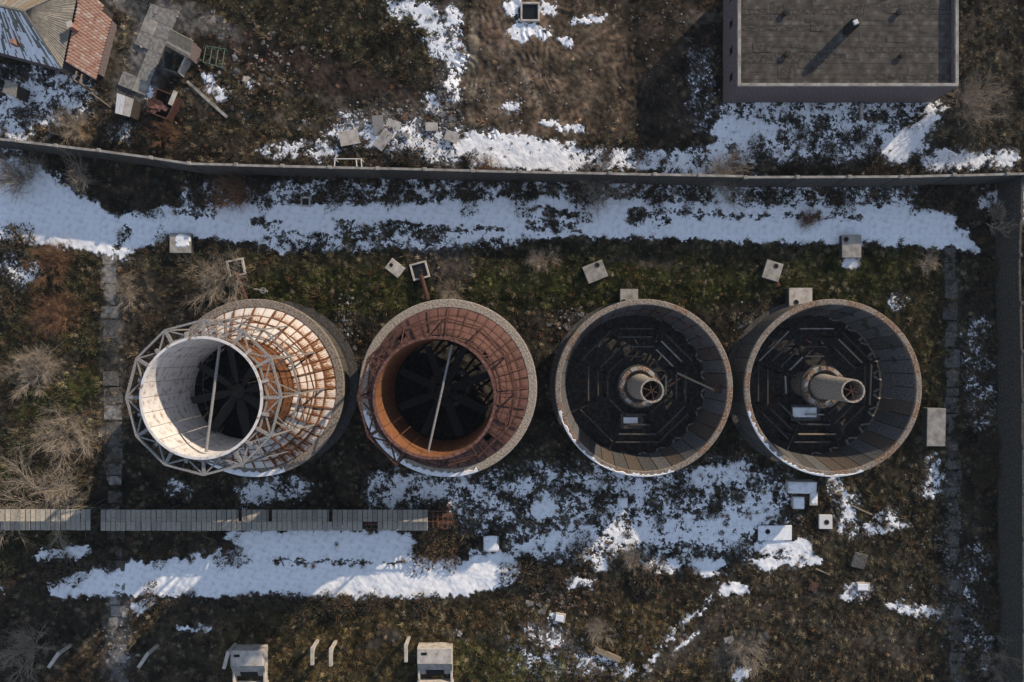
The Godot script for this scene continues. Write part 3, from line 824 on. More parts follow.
		if k == 0:
			bar(st, pol(9.6, 5.2, .05), pol(5.6, 2.5, -.3), .25, .25)
			obj("fallen_beam", st, M.wood, t)
			st = mk()
			bx(st, pol(9.9, 5.9, .02), Vector3(1.6, .12, 1.1), Basis(Vector3.FORWARD, .5))
			obj("hanging_plate", st, M.rust_dark, t)

# ---------- walls, buildings ----------
func wall_run(pts: Array, h: float, called: String, label: String, cap_m: Material, panel_m: Array, sd: int) -> void:
	# pts are plan pixels of the top edge; panels about 6 m long between posts
	rng.seed = sd
	var P := []
	for p in pts: P.append(px(p[0], p[1], h) - Vector3(0, h, 0))
	var t := thing(called, P[0], 0, label, "wall", "concrete boundary walls")
	for i in P.size() - 1:
		var a: Vector3 = P[i]; var b: Vector3 = P[i + 1]
		var n := maxi(1, int(round(a.distance_to(b) / 6.1)))
		for k in n:
			var u: Vector3 = a.lerp(b, float(k) / n) - P[0]; var v: Vector3 = a.lerp(b, float(k + 1) / n) - P[0]
			var d := (v - u).normalized()
			var dh := rng.randf_range(-.08, .08)
			var st := mk()
			var lean := rng.randf_range(-.09, .09)
			var nrm := Vector3(-d.z, 0, d.x)
			var ctr := (u + v) * .5 + Vector3(0, (h + dh) * .5 - .15, 0)
			var up := (Vector3.UP + nrm * lean * .25).normalized()
			bx(st, ctr, Vector3(u.distance_to(v) - .34, h + dh + .3, .22), Basis(d, up, d.cross(up)), .03)
			obj("wall_panel", st, panel_m[rng.randi() % panel_m.size()], t)
			st = mk()
			bar(st, u + d * .1 + Vector3(0, h + dh + .06, 0), v - d * .1 + Vector3(0, h + dh + rng.randf_range(.04, .1), 0), .30, .12)
			obj("coping", st, cap_m, t)
			st = mk()
			bx(st, u + Vector3(0, h * .5, 0), Vector3(.34, h + .4, .34), Basis(d, Vector3.UP, d.cross(Vector3.UP)))
			obj("post", st, M.concrete_dark, t)
			st = mk()
			bx(st, u + Vector3(rng.randf_range(-.05, .05), h + .28, rng.randf_range(-.05, .05)), Vector3(.5, .22, .46), Basis(d, Vector3.UP, d.cross(Vector3.UP)), .05)
			obj("post_cap", st, cap_m, t)
func sheet_roof(t: Node3D, a: Vector3, b: Vector3, c: Vector3, d: Vector3, n: int, rows: int, mats: Array, called: String, skip := 0.0, thick := .05, jig := .02) -> void:
	# a..b is the lower edge, d..c the upper edge, both left to right; corrugated sheets, each its own piece
	var nrm := (b - a).cross(d - a).normalized()
	if nrm.y < 0: nrm = -nrm
	for r in rows:
		for i in n:
			if rng.randf() < skip: continue
			var u0 := float(i) / n + .0015; var u1 := float(i + 1) / n - .0015
			var v0 := float(r) / rows; var v1 := minf(1.0, float(r + 1) / rows + .02)
			var lift := nrm * (rng.randf_range(0, jig) + r * .012)
			var st := mk()
			var q := 6
			for s in q:
				var s0 := lerpf(u0, u1, float(s) / q); var s1 := lerpf(u0, u1, float(s + 1) / q)
				var o0 := nrm * (thick if s % 2 else 0.0) + lift; var o1 := nrm * (0.0 if s % 2 else thick) + lift
				quad(st, a.lerp(b, s0).lerp(d.lerp(c, s0), v0) + o0, a.lerp(b, s0).lerp(d.lerp(c, s0), v1) + o0, a.lerp(b, s1).lerp(d.lerp(c, s1), v1) + o1, a.lerp(b, s1).lerp(d.lerp(c, s1), v0) + o1)
			obj(called, st, mats[rng.randi() % mats.size()], t)
func prism(st: SurfaceTool, base: Array, y0: float, y1: float) -> void:
	var n := base.size()
	for i in n:
		var a: Vector3 = base[i]; var b: Vector3 = base[(i + 1) % n]
		quad(st, Vector3(a.x, y0, a.z), Vector3(a.x, y1, a.z), Vector3(b.x, y1, b.z), Vector3(b.x, y0, b.z))
	for i in range(1, n - 1):
		for y in [y0, y1]:
			tri(st, Vector3(base[0].x, y, base[0].z), Vector3(base[i].x, y, base[i].z), Vector3(base[i + 1].x, y, base[i + 1].z))
func make_hall() -> void:
	# flat roofed hall north-east
	var w0 := (723.0 - 512) * G; var w1 := (929.5 - 512) * G
	var z1 := (102.8 - 341) * G; var z0 := (-6.0 - 341) * G
	var t := thing("brick_hall", Vector3((w0 + w1) * .5, 0, (z0 + z1) * .5), 0, "flat roofed hall with dark felt roof and parapet beside the snowy strip", "building")
	var hx := (w1 - w0) * .5; var hz := (z1 - z0) * .5
	rng.seed = 12
	# walls as bays, each with a small window opening
	for side in 4:
		var L := hx if side % 2 == 0 else hz - .402
		var D := hz if side % 2 == 0 else hx
		var rot := Basis(Vector3.UP, side * PI / 2)
		var n := 7 if side % 2 == 0 else 4
		var bw := 2.0 * L / n
		var ww := 1.0
		for i in n:
			var x := -L + (i + .5) * bw
			var pw := (bw - ww) * .5
			if side == 0:
				var sb := mk()
				bx(sb, Vector3.ZERO, Vector3(bw - .012, 6.0, .4))
				obj("wall_bay", sb, M.brick_wall, t).position = Vector3(x, 2.78, D - .2)
				continue
			for pc in [[-(ww + pw) * .5, 2.78, pw, 6.0], [(ww + pw) * .5, 2.78, pw, 6.0], [0.0, 1.2, ww, 2.84], [0.0, 4.9, ww, 1.76]]:
				var st := mk()
				bx(st, Vector3.ZERO, Vector3(pc[2] - .006, pc[3], .4))
				var o := obj("wall_bay", st, M.brick_wall, t)
				o.basis = rot
				o.position = rot * Vector3(x + pc[0], pc[1], D - .2)
			var st2 := mk()
			bx(st2, Vector3.ZERO, Vector3(ww - .01, 1.4, .06))
			var wn := obj("window", st2, M.hole, t)
			wn.basis = rot
			wn.position = rot * Vector3(x, 3.32, D - .14)
	var st := mk()
	bx(st, Vector3(0, 5.05, 0), Vector3(2 * hx - .8, .3, 2 * hz - .8))
	var deck := obj("roof_deck", st, M.concrete_dark, t)
	# strips of roofing felt laid along the hall
	for i in 20:
		var zz := -hz + .45 + (2 * hz - .9) / 20 * (i + .5)
		var cut := rng.randf_range(-.5, .5) * hx
		for s in 2:
			st = mk()
			var xa := -hx + .42 if s == 0 else cut + .01
			var xb := cut if s == 0 else hx - .42
			bx(st, Vector3((xa + xb) * .5, 5.215 + rng.randf_range(0, .012), zz), Vector3(xb - xa, .03, (2 * hz - .9) / 20 - .03))
			obj("felt_strip", st, M.membrane if rng.randf() < .6 else M.membrane_b, deck)
	for i in 26:
		st = mk()
		bx(st, Vector3(rng.randf_range(-.85, .85) * hx, 5.25 + i * .0008, rng.randf_range(-.8, .8) * hz), Vector3(rng.randf_range(.6, 3.2), .02, rng.randf_range(.4, 1.6)), Basis(Vector3.UP, rng.randf_range(-.06, .06)))
		obj("felt_patch", st, [M.membrane, M.membrane_b][rng.randi() % 2], deck)
	for s in [[0, 1], [0, -1], [1, 0], [-1, 0]]:
		st = mk()
		if s[0] == 0:
			bx(st, Vector3(0, 5.95, s[1] * (hz - .2)), Vector3(2 * hx, .3, .4), Basis.IDENTITY, .03)
		else:
			bx(st, Vector3(s[0] * (hx - .2), 5.95, 0), Vector3(.44, .296, 2 * hz - .46), Basis.IDENTITY, .04)
		obj("parapet_coping", st, M.concrete, t)
	for v in [[786, 12], [787, 54], [902, 55], [899, 12]]:
		st = mk()
		var p := px(v[0], v[1], 5.5) - t.position
		seg(st, [V(.0, 5.2), V(.32, 5.2), V(.30, 5.55), V(.42, 5.6), V(.42, 5.68), V(.0, 5.75)], 0, TAU, 14, false)
		var o := obj("roof_vent", st, M.soot_shade, t)
		o.position = Vector3(p.x, 0, p.z)
	var ch := Node3D.new()
	ch.name = "chimney"
	t.add_child(ch)
	var cp := px(857, 21, 8.0) - t.position
	ch.position = Vector3(cp.x, 5.2, cp.z)
	st = mk()
	bx(st, Vector3(0, 1.3, 0), Vector3(.9, 2.6, .9), Basis.IDENTITY, .06)
	obj("chimney_stack", st, M.soot_shade, ch)
	st = mk()
	bx(st, Vector3(-.1, 2.7, .1), Vector3(.6, .22, .6), Basis(Vector3.UP, .4), .06)
	obj("chimney_cap", st, M.white_paint, ch)
	st = mk()
	bar(st, Vector3(w0 + 18.7, .1, z1 + .2) - t.position, Vector3(w0 + 18.7, .1, z1 + 2.3) - t.position, .3, 1.0)
	obj("buttress", st, M.concrete_pale, t)
	BLOCKS.append([w0, w1, z0, z1])
func make_houses() -> void:
	rng.seed = 21
	# house A: hipped roof of grey sheets, snow on its shaded south slope
	var e := 3.6; var r := 6.4
	var SE := px(62, 69, e); var NE := px(79, -14, e); var SW := px(-75, 32, e); var NW := px(-60, -55, e)
	var R1 := px(24, 11, r); var R0 := px(-50, -6, r)
	var c := (SE + NW) * .5
	var o := Vector3(c.x, 0, c.z)
	var t := thing("hipped_house", o, 0, "house with grey corrugated hip roof, snow on its shaded slope", "house")
	var st := mk()
	var cc := (SE + NE + SW + NW) * .25
	var bb := []
	for p in [SW, SE, NE, NW]: bb.append(cc.lerp(p, .94) - o)
	prism(st, bb, -.2, e + .1)
	obj("wall", st, M.brick_wall, t)
	var roof := Node3D.new()
	roof.name = "roof"
	t.add_child(roof)
	var ab := [M.asbestos, M.asbestos, M.asbestos_b]
	sheet_roof(roof, SE - o, NE - o, R1.lerp(NE, .02) - o, R1 - o, 9, 4, ab, "roof_sheet")
	sheet_roof(roof, SW - o, SE - o, R1 - o, R0 - o, 20, 4, ab, "roof_sheet")
	sheet_roof(roof, NW - o, NE - o, R1 - o, R0 - o, 18, 4, [M.asbestos_b, M.asbestos_b, M.wood], "roof_sheet")
	st = mk()
	bar(st, R1 - o + Vector3(0, .1, 0), SE - o + Vector3(0, .1, 0), .25, .08); bar(st, R0 - o + Vector3(0, .1, 0), R1 - o + Vector3(0, .1, 0), .25, .08); bar(st, R1 - o + Vector3(0, .1, 0), NE - o + Vector3(0, .1, 0), .25, .08)
	obj("ridge_cap", st, M.asbestos, roof)
	# snow on the south slope, streaked along the corrugation
	st = mk()
	var nn := (SE - SW).cross(R1 - SW).normalized()
	if nn.y < 0: nn = -nn
	for i in 46:
		var u0 := .42 + .57 * i / 46.0; var u1 := .42 + .57 * (i + .9) / 46.0
		for k in 12:
			var v0 := k / 12.5; var v1 := (k + 1.0) / 12.5
			if n_fine.get_noise_2d(i * 2.2, k * .8 + 40) + .7 * n_mid.get_noise_2d(i * 9.0, k * 2.0) + .24 - v0 * .4 + (.1 if u0 > .7 else 0.0) < .12: continue
			var q := []
			for w in [[u0, v0], [u1, v0], [u1, v1], [u0, v1]]: q.append(SW.lerp(SE, w[0]).lerp(R0.lerp(R1, w[0]), w[1]) - o + nn * (.125 + .03 * sin(i * 7.0)))
			quad(st, q[0], q[1], q[2], q[3])
			for z in 4: quad(st, q[z], q[(z + 1) % 4], q[(z + 1) % 4] - nn * .1, q[z] - nn * .1)
	obj("roof_snow", st, M.snow, roof)
	st = mk()
	bx(st, R1 - o + Vector3(-2.3, -2.0, 3.4), Vector3(.55, 2.0, .6), Basis.IDENTITY, .05)
	obj("chimney", st, M.tile, t)
	BLOCKS.append([-75, SE.x, -55, SE.z])
	# house B: red tiled lean-to roof
	var a := px(66, 62, 3.4); var b := px(96, 80, 1.9); var d := px(113, 14, 1.9); var f := px(82, -14, 3.5); var d2 := px(98, -2, 3.2)
	c = (a + b + d + f) * .25
	o = Vector3(c.x, 0, c.z)
	t = thing("tiled_house", o, 0, "low house with red clay tile roof beside the grey hipped house", "house")
	st = mk()
	bb = []
	for p in [a, b, d, f]: bb.append((c.lerp(p, .8) - o))
	prism(st, bb, -.2, 1.9)
	obj("wall", st, M.brick_wall, t)
	roof = Node3D.new()
	roof.name = "roof"
	t.add_child(roof)
	# tiles: shared curved pieces in rows from ridge (left) to eave (right)
	var ax := (b - a); var up := (f - a)
	st = mk()
	var nb := 22; var nr := 10
	var n2 := up.cross(ax).normalized()
	if n2.y < 0: n2 = -n2
	var tw := up.length() / nb; var tl := ax.length() / nr
	for s in 4:
		var a0 := PI * s / 4; var a1 := PI * (s + 1) / 4
		quad(st, Vector3(-cos(a0) * tw * .5, sin(a0) * .09, 0), Vector3(-cos(a0) * tw * .5, sin(a0) * .09 + .06, tl * 1.08), Vector3(-cos(a1) * tw * .5, sin(a1) * .09 + .06, tl * 1.08), Vector3(-cos(a1) * tw * .5, sin(a1) * .09, 0))
	var tm := fin(st)
	for i in nb:
		for k in nr:
			var uu := (i + .5) / nb; var vv := float(k) / nr
			var left := a.lerp(f, uu); var right := b.lerp(d, uu)
			if uu > .93 and vv > .6: continue
			var p := left.lerp(right, vv)
			var zx := (right - left).normalized()
			var xx := n2.cross(zx).normalized()
			var g := put("tile", tm, [M.tile, M.tile_b, M.tile_b, M.tile_b, M.tile_b, M.tile_c][rng.randi() % 6], roof)
			g.transform = Transform3D(Basis(xx, zx.cross(xx), zx * ((right - left).length() / ax.length())), p - o + Vector3(0, .06 + rng.randf() * .03, 0))
	st = mk()
	quad(st, a - o, b - o, d - o, f - o)
	quad(st, a - o - Vector3(0, .1, 0), b - o - Vector3(0, .1, 0), d - o - Vector3(0, .1, 0), f - o - Vector3(0, .1, 0))
	obj("roof_deck", st, M.wood_dark, roof)
	st = mk()
	var cp := px(70, 25, 4.6) - o
	bx(st, Vector3(cp.x, 3.9, cp.z), Vector3(.6, 1.6, .7), Basis(Vector3.UP, .25), .05)
	var chm := obj("chimney", st, M.tile, roof)
	st = mk()
	bx(st, Vector3(cp.x, 4.76, cp.z), Vector3(.7, .12, .8), Basis(Vector3.UP, .25))
	obj("chimney_cap", st, M.concrete_pale, chm)
	for q in [[77, 71, 74, 80], [82, 74, 80, 83]]:
		st = mk()
		bar(st, px(q[0], q[1], 2.8) - o, px(q[2], q[3], 2.8) - o, .14, .14)
		bar(st, px(q[2], q[3], 2.8) - o, px(q[2], q[3], 2.8) - o - Vector3(0, 2.9, 0), .14, .14)
		obj("porch_beam", st, M.wood, t)
	BLOCKS.append([a.x, d.x, f.z, b.z])
	# shed with ribbed roof and open yard
	var S := [px(166, 46, 2.6), px(190, 59, 2.4), px(194, 41, 2.6), px(171, 29, 2.9)]
	c = (S[0] + S[1] + S[2] + S[3]) * .25; o = Vector3(c.x, 0, c.z)
	t = thing("ribbed_shed", o, 0, "small shed with pale ribbed sheet roof on the concrete yard", "shed")
	st = mk(); bb = []
	for p in S: bb.append(c.lerp(p, .9) - o)
	prism(st, bb, -.1, 2.35)
	obj("wall", st, M.brick_wall, t)
	sheet_roof(t, S[0] - o + Vector3(0, .1, 0), S[3] - o + Vector3(0, .1, 0), S[2] - o + Vector3(0, .1, 0), S[1] - o + Vector3(0, .1, 0), 7, 1, [M.asbestos_b, M.concrete_pale], "roof_sheet", 0.0, .08)
	for w in [[164, 50, 163, 68], [163, 68, 178, 73], [178, 73, 186, 56]]:
		st = mk()
		var A := px(w[0], w[1], 1.7) - o; var B := px(w[2], w[3], 1.7) - o
		bar(st, Vector3(A.x, .75, A.z), Vector3(B.x, .75, B.z), .25, 1.9)
		obj("pen_wall", st, M.concrete_pale if w[0] == 178 else M.concrete_dark, t)
	# white sheet hut
	S = [px(115, 113, 2.2), px(130, 117, 2.2), px(134, 99, 2.4), px(117, 93, 2.4)]
	c = (S[0] + S[1] + S[2] + S[3]) * .25; o = Vector3(c.x, 0, c.z)
	t = thing("sheet_hut", o, 0, "tiny hut with whitish sheet roof below the concrete yard", "hut")
	st = mk(); bb = []
	for p in S: bb.append(c.lerp(p, .88) - o)
	prism(st, bb, -.1, 2.1)
	obj("wall", st, M.wood_dark, t)
	sheet_roof(t, S[0] - o, S[1] - o, S[2] - o, S[3] - o, 4, 2, [M.concrete_pale, M.white_paint], "roof_sheet", 0.0, .03)
	# rusty collapsed hut
	S = [px(147, 111, 1.6), px(167, 119, 1.4), px(178, 97, 1.5), px(156, 88, 1.7)]
	c = (S[0] + S[1] + S[2] + S[3]) * .25; o = Vector3(c.x, 0, c.z)
	t = thing("rusty_hut", o, 0, "roofless rusty metal hut with broken roof beside the white sheet hut", "hut")
	for i in 4:
		st = mk()
		var A: Vector3 = S[i] - o; var B: Vector3 = S[(i + 1) % 4] - o
		bar(st, Vector3(A.x, .7, A.z), Vector3(B.x, .7, B.z), .16, 1.7)
		obj("wall", st, M.rust_dark, t)
	for i in 9:
		st = mk()
		var u := rng.randf(); var v := rng.randf()
		var p: Vector3 = S[0].lerp(S[1], u).lerp(S[3].lerp(S[2], u), v) - o
		bx(st, p, Vector3(rng.randf_range(.7, 1.4), .05, rng.randf_range(.6, 1.2)), Basis(Vector3.UP, -.4 + rng.randf_range(-.3, .3)) * Basis(Vector3.RIGHT, rng.randf_range(-.3, .3)))
		obj("roof_sheet", st, [M.rust_dark, M.red_sheet, M.red_sheet][rng.randi() % 3], t)
	st = mk()
	bx(st, px(173, 98, 1.75) - o, Vector3(.6, .12, 2.0), Basis(Vector3.UP, -.4))
	obj("pale_sheet", st, M.concrete_pale, t)
	# outbuilding at the left edge
	S = [px(2, 92, 2.4), px(16, 98, 2.4), px(18, 84, 2.6), px(6, 80, 2.6)]
	c = (S[0] + S[1] + S[2] + S[3]) * .25; o = Vector3(c.x, 0, c.z)
	t = thing("outhouse", o, 0, "small grey roofed outhouse in shade at the left edge", "shed")
	st = mk(); bb = []
	for p in S: bb.append(c.lerp(p, .88) - o)
	prism(st, bb, -.1, 2.35)
	obj("wall", st, M.wood_dark, t)
	sheet_roof(t, S[0] - o, S[1] - o, S[2] - o, S[3] - o, 3, 1, [M.asbestos_b], "roof_sheet", 0.0, .03)
	# green pipe frame
	t = thing("scaffold", px(213, 56), 0, "light green pipe frame standing on rubble by the shed", "frame")
	o = t.position
	for i in 4:
		st = mk()
		var k := i * 7.0
		tube(st, px(206 + k * .9, 46 + k * .12, .9) - o, px(203 + k * .9, 62 + k * .25, .9) - o, .06, .06, 6)
		for q in [px(206 + k * .9, 46 + k * .12, .9), px(203 + k * .9, 62 + k * .25, .9)]: tube(st, q - o, q - o - Vector3(0, 1.1, 0), .06, .06, 6)
		obj("hoop", st, M.green_paint, t)
	for q in [[206, 46, 226, 49], [203, 62, 224, 68]]:
		st = mk()
		tube(st, px(q[0], q[1], .97) - o, px(q[2], q[3], .97) - o, .05, .05, 6)
		obj("rail", st, M.green_paint, t)
func make_gallery() -> void:
	rng.seed = 31
	var runs := [[-30, 91, "covered pipe gallery with ribbed sheet roof under the big bare bush", 519], [101, 428, "long covered pipe gallery with ribbed sheet roof south of the towers", 519.5]]
	for q in runs:
		var x0: float = q[0]; var x1: float = q[1]; var yc: float = q[3]
		var o := px((x0 + x1) * .5, yc, 0)
		var t := thing("pipe_gallery", o, 0, q[2], "pipe gallery", "roofed pipe gallery")
		var e := 3.5; var r := 4.1
		var n := int((x1 - x0) / 5.0)
		var miss := [241.0, 268.0, 328.0]
		for i in n:
			var xa := lerpf(x0, x1, float(i) / n); var xb := lerpf(x0, x1, (i + 1.0) / n)
			for s in 2:
				var ya := yc + 2.0; var yb := yc - 10.0 if s == 0 else yc + 11.0
				var wid := .35
				var skip := false
				if s == 0:
					for m in miss:
						if absf((xa + xb) * .5 - m) < 2.6: skip = true
				elif x0 > 0 and xa > 358 and xb < 381: skip = true
				var a := px(xa + .25, yb, e) - o; var b := px(xb - .25, yb, e) - o
				var c := px(xb - .25, ya, r) - o; var d := px(xa + .25, ya, r) - o
				if skip:
					if s == 0:
						b = a.lerp(b, wid); c = d.lerp(c, wid)
					else: continue
				var jig := rng.randf_range(0, .12)
				var st := mk()
				for w in 8:
					var s0 := w / 8.0; var s1 := (w + 1) / 8.0
					var o0 := Vector3(0, (.06 if w % 2 else 0.0) + jig, 0); var o1 := Vector3(0, (0.0 if w % 2 else .06) + jig, 0)
					quad(st, a.lerp(b, s0) + o0, d.lerp(c, s0) + o0, d.lerp(c, s1) + o1, a.lerp(b, s1) + o1)
				obj("roof_sheet", st, [M.ribbed, M.ribbed_b, M.ribbed][rng.randi() % 3], t)
		var nf := int((x1 - x0) / 34.0) + 1
		for i in nf + 1:
			var x := lerpf(x0 + 1, x1 - 1, float(i) / nf)
			for y in [yc - 8.5, yc + 9.0]:
				var st := mk()
				var p := px(x, y, e) - o
				bar(st, Vector3(p.x, -.4, p.z), Vector3(p.x, e - .12, p.z), .2, .2)
				obj("post", st, M.concrete_dark, t)
		for y in [yc - 8.5, yc + 9.0]:
			var st := mk()
			bar(st, px(x0, y, e - .08) - o, px(x1 + (20 if x1 > 200 else 0), y, e - .08) - o, .12, .14)
			obj("eave_beam", st, M.rust_dark, t)
		var st := mk()
		bar(st, px(x0, yc + 2, r - .12) - o, px(x1 + (20 if x1 > 200 else 0), yc + 2, r - .12) - o, .12, .14)
		obj("ridge_beam", st, M.rust_dark, t)
		for y in [-3.5, 3.5]:
			st = mk()
			tube(st, px(x0, yc + y, 2.2) - o, px(x1 + (24 if x1 > 200 else 0), yc + y, 2.2) - o, .32, .32, 12, true)
			obj("pipe", st, M.rust_dark, t)
		for i in nf + 1:
			st = mk()
			var x := lerpf(x0 + 1, x1 - 1, float(i) / nf)
			bar(st, px(x, yc - 8.5, 1.78) - o, px(x, yc + 9, 1.78) - o, .18, .18)
			obj("cross_beam", st, M.rust_dark, t)
		st = mk()
		if x1 > 200:
			for k in 4:
				st = mk()
				bar(st, px(x1 + 5 + k * 5, yc - 9, 3.35) - o, px(x1 + 5 + k * 5, yc + 9, 3.35) - o, .1, .1)
				obj("bare_rafter", st, M.rust, t)
			for y in [yc - 8.5, yc + 9.0]:
				st = mk()
				var p := px(x1 + 19, y, e) - o
				bar(st, Vector3(p.x, -.4, p.z), Vector3(p.x, e - .16, p.z), .16, .16)
				obj("post", st, M.rust_dark, t)

# ---------- small concrete works ----------
func chamber(x: float, y: float, wx: float, wy: float, deg: float, h: float, label: String, m: Material, hole: Vector2, snow := 0.0) -> Node3D:
	var t := thing("concrete_chamber", px(x, y, h) * Vector3(1, 0, 1), -deg_to_rad(deg), label, "concrete box", "concrete valve chambers")
	t.rotation.x = n_mid.get_noise_2d(x * 9, y) * .12; t.rotation.z = n_mid.get_noise_2d(x, y * 9) * .12
	var s := Vector2(wx, wy) * G * (1 - h / H)
	var st := mk()
	bx(st, Vector3(0, h * .5 - .32, 0), Vector3(s.x - .12, h + .36, s.y - .12))
	obj("body", st, M.concrete_dark if m != M.white_paint else m, t)
	st = mk()
	bx(st, Vector3(0, h - .07, 0), Vector3(s.x, .14, s.y), Basis.IDENTITY, .03)
	obj("lid", st, m, t)
	if hole != Vector2.ZERO:
		st = mk()
		seg(st, [V(.0, -.02), V(.26, -.02), V(.26, .03), V(.32, .05), V(.36, .03), V(.36, -.02)], 0, TAU, 16, false)
		var o := obj("hatch_ring", st, M.concrete_dark, t)
		o.position = Vector3(hole.x * s.x, h + .005, hole.y * s.y)
		st = mk()
		seg(st, [V(.0, .022), V(.25, .022), V(.25, .0), V(0, 0)], 0, TAU, 16, false)
		var o2 := obj("hatch_hole", st, M.hole, t)
		o2.position = Vector3(hole.x * s.x, h + .01, hole.y * s.y)
	if snow > 0:
		st = mk()
		var n := 20
		var ring := []
		for i in n:
			var a := TAU * i / n
			var q := Vector2(cos(a), sin(a))
			q /= maxf(absf(q.x), absf(q.y))
			var f := minf(.49, .5 * sqrt(snow) * (1.0 + .5 * n_fine.get_noise_2d(x + i * 7, y)))
			ring.append(Vector3(q.x * f * s.x + (1 - sqrt(snow)) * s.x * .3, h, q.y * f * s.y - (1 - sqrt(snow)) * s.y * .3))
		var mid := Vector3((1 - sqrt(snow)) * s.x * .3, h + .09, -(1 - sqrt(snow)) * s.y * .3)
		for i in n:
			var a: Vector3 = ring[i]; var b: Vector3 = ring[(i + 1) % n]
			var a2 := a.lerp(mid, .15) + Vector3(0, .06, 0); var b2 := b.lerp(mid, .15) + Vector3(0, .06, 0)
			quad(st, a, a2, b2, b); tri(st, a2, mid, b2)
		obj("snow_cover", st, M.snow, t)
	return t
func frame_pit(x: float, y: float, w: float, deg: float, label: String, h := .5) -> Node3D:
	var t := thing("open_pit", px(x, y), -deg_to_rad(deg), label, "open pit", "open concrete pits")
	var s := w * G
	for k in 4:
		var st := mk()
		var long := s if k % 2 == 0 else s - .5
		bx(st, Basis(Vector3.UP, k * PI / 2) * Vector3(0, h * .5 - .2, s * .5 - .12), Vector3(long, h + .3, .24), Basis(Vector3.UP, k * PI / 2), .02)
		obj("kerb", st, M.concrete_pale if h < .6 else M.concrete, t)
	var st := mk()
	bx(st, Vector3(0, .16, 0), Vector3(s - .46, .06, s - .46))
	obj("pit_water", st, M.water, t)
	return t
func make_small_works() -> void:
	chamber(180, 243, 21, 20, 0, .9, "square concrete chamber half covered by snow at the road edge", M.concrete, Vector2.ZERO, .42)
	chamber(595.5, 271.5, 21, 18, -22, 1.0, "tilted grey concrete chamber in grass above the third tower", M.concrete, Vector2(.2, -.3))
	chamber(773, 271, 17, 19, 18, 1.0, "grey concrete chamber in grass above left of the fourth tower", M.concrete, Vector2(.1, -.28))
	chamber(852, 246, 19, 23, 0, 1.1, "grey concrete chamber at the snow edge with snow below it", M.concrete, Vector2(-.3, -.3))
	chamber(801, 297, 23, 18, 0, 1.4, "pale concrete chamber touching the fourth tower's rim", M.concrete_pale, Vector2(-.2, .3))
	chamber(629, 297, 18, 16, 0, 1.3, "weathered concrete chamber touching the third tower's rim", M.concrete, Vector2(-.3, .3))
	chamber(937, 427, 18, 38, 0, 1.6, "long grey concrete chamber right of the fourth tower", M.concrete, Vector2.ZERO)
	chamber(623, 503, 10, 10, 0, .7, "small white box on the snow below the third tower", M.white_paint, Vector2.ZERO, .9)
	chamber(491, 544, 16, 16, 0, 1.0, "snow topped concrete box near the end of the pipe gallery", M.concrete, Vector2.ZERO, .8)
	chamber(803, 487, 28, 12, 0, 1.4, "long snow covered box at the foot of the fourth tower", M.white_paint, Vector2.ZERO, .9)
	chamber(799, 503, 11, 12, 0, .9, "small snow topped box below the long box by the fourth tower", M.white_paint, Vector2.ZERO, .9)
	chamber(814, 499, 8, 13, 0, .7, "narrow pale box beside the long box by the fourth tower", M.concrete_pale, Vector2.ZERO, .7)
	chamber(826, 522, 13, 14, 0, .6, "square white box with dark round hatch on top", M.white_paint, Vector2(.06, .02))
	chamber(775, 533, 34, 15, 0, .35, "low snow covered slab with two round holes", M.snow, Vector2(-.22, -.1))
	frame_pit(530, 13, 19, 0, "square open pit with concrete kerb at the top edge")
	frame_pit(420, 271, 17, -15, "open pit with pale kerb and rusty pipe above the second tower")
	frame_pit(237, 268, 17, -12, "open pit with broken kerb beside the bare bush")
	frame_pit(306, 202, 10, 0, "small dark open pit in the snow north of the road", .3)
	var st := mk()
	# slab with hole near the second tower's pit
	var t := thing("cover_slab", px(395, 268, .2), deg_to_rad(-38), "pale tilted cover slab with a lifting hole beside the kerbed pit", "slab")
	t.position.y = 0
	bx(st, Vector3(0, .1, 0), Vector3(2.3, .3, 1.7), Basis(Vector3.RIGHT, .03), .04)
	obj("plate", st, M.concrete_pale, t)
	st = mk()
	seg(st, [V(0, .23), V(.26, .23), V(.26, .262), V(0, .262)], 0, TAU, 16, false)
	var o := obj("hole", st, M.hole, t)
	o.position = Vector3(-.65, .0, 0)
	for q in [[422, 277, 428, 300, "rusty pipe running from kerbed pit to the second tower"], [238, 274, 247, 302, "rusty pipe running from broken pit to the first tower"]]:
		t = thing("supply_pipe", px(q[0], q[1]), 0, q[4], "pipe", "supply pipes into the towers")
		st = mk()
		tube(st, Vector3(0, .75, 0), px(q[2], q[3], 1.0) - t.position, .3, .3, 12, true)
		obj("pipe", st, M.rust_dark, t)
		st = mk()
		seg(st, [V(.3, .0), V(.46, .0), V(.46, .12), V(.3, .12)], 0, TAU, 14, false)
		tube(st, Vector3(0, -.1, 0), Vector3(0, .75, 0), .3, .3, 12, true)
		obj("elbow", st, M.rust_dark, t)
	# valve by the first tower
	t = thing("gate_valve", px(266, 291), 0, "small grey gate valve with round wheel above the first tower", "valve")
	st = mk(); tube(st, Vector3(-1.3, .45, -.2), Vector3(.4, .45, .1), .14, .14, 8, true); obj("pipe", st, M.steel, t)
	st = mk(); tube(st, Vector3(0, -.1, 0), Vector3(0, 1.0, 0), .16, .1, 8, true); obj("stem", st, M.steel, t)
	st = mk(); seg(st, [V(.28, 1.0), V(.28, 1.08), V(.42, 1.08), V(.42, 1.0)], 0, TAU, 18, false); obj("wheel", st, M.steel, t)
	st = mk(); tube(st, Vector3(-1.3, -.1, -.2), Vector3(-1.3, .8, -.2), .12, .12, 8, true); obj("riser", st, M.steel, t)
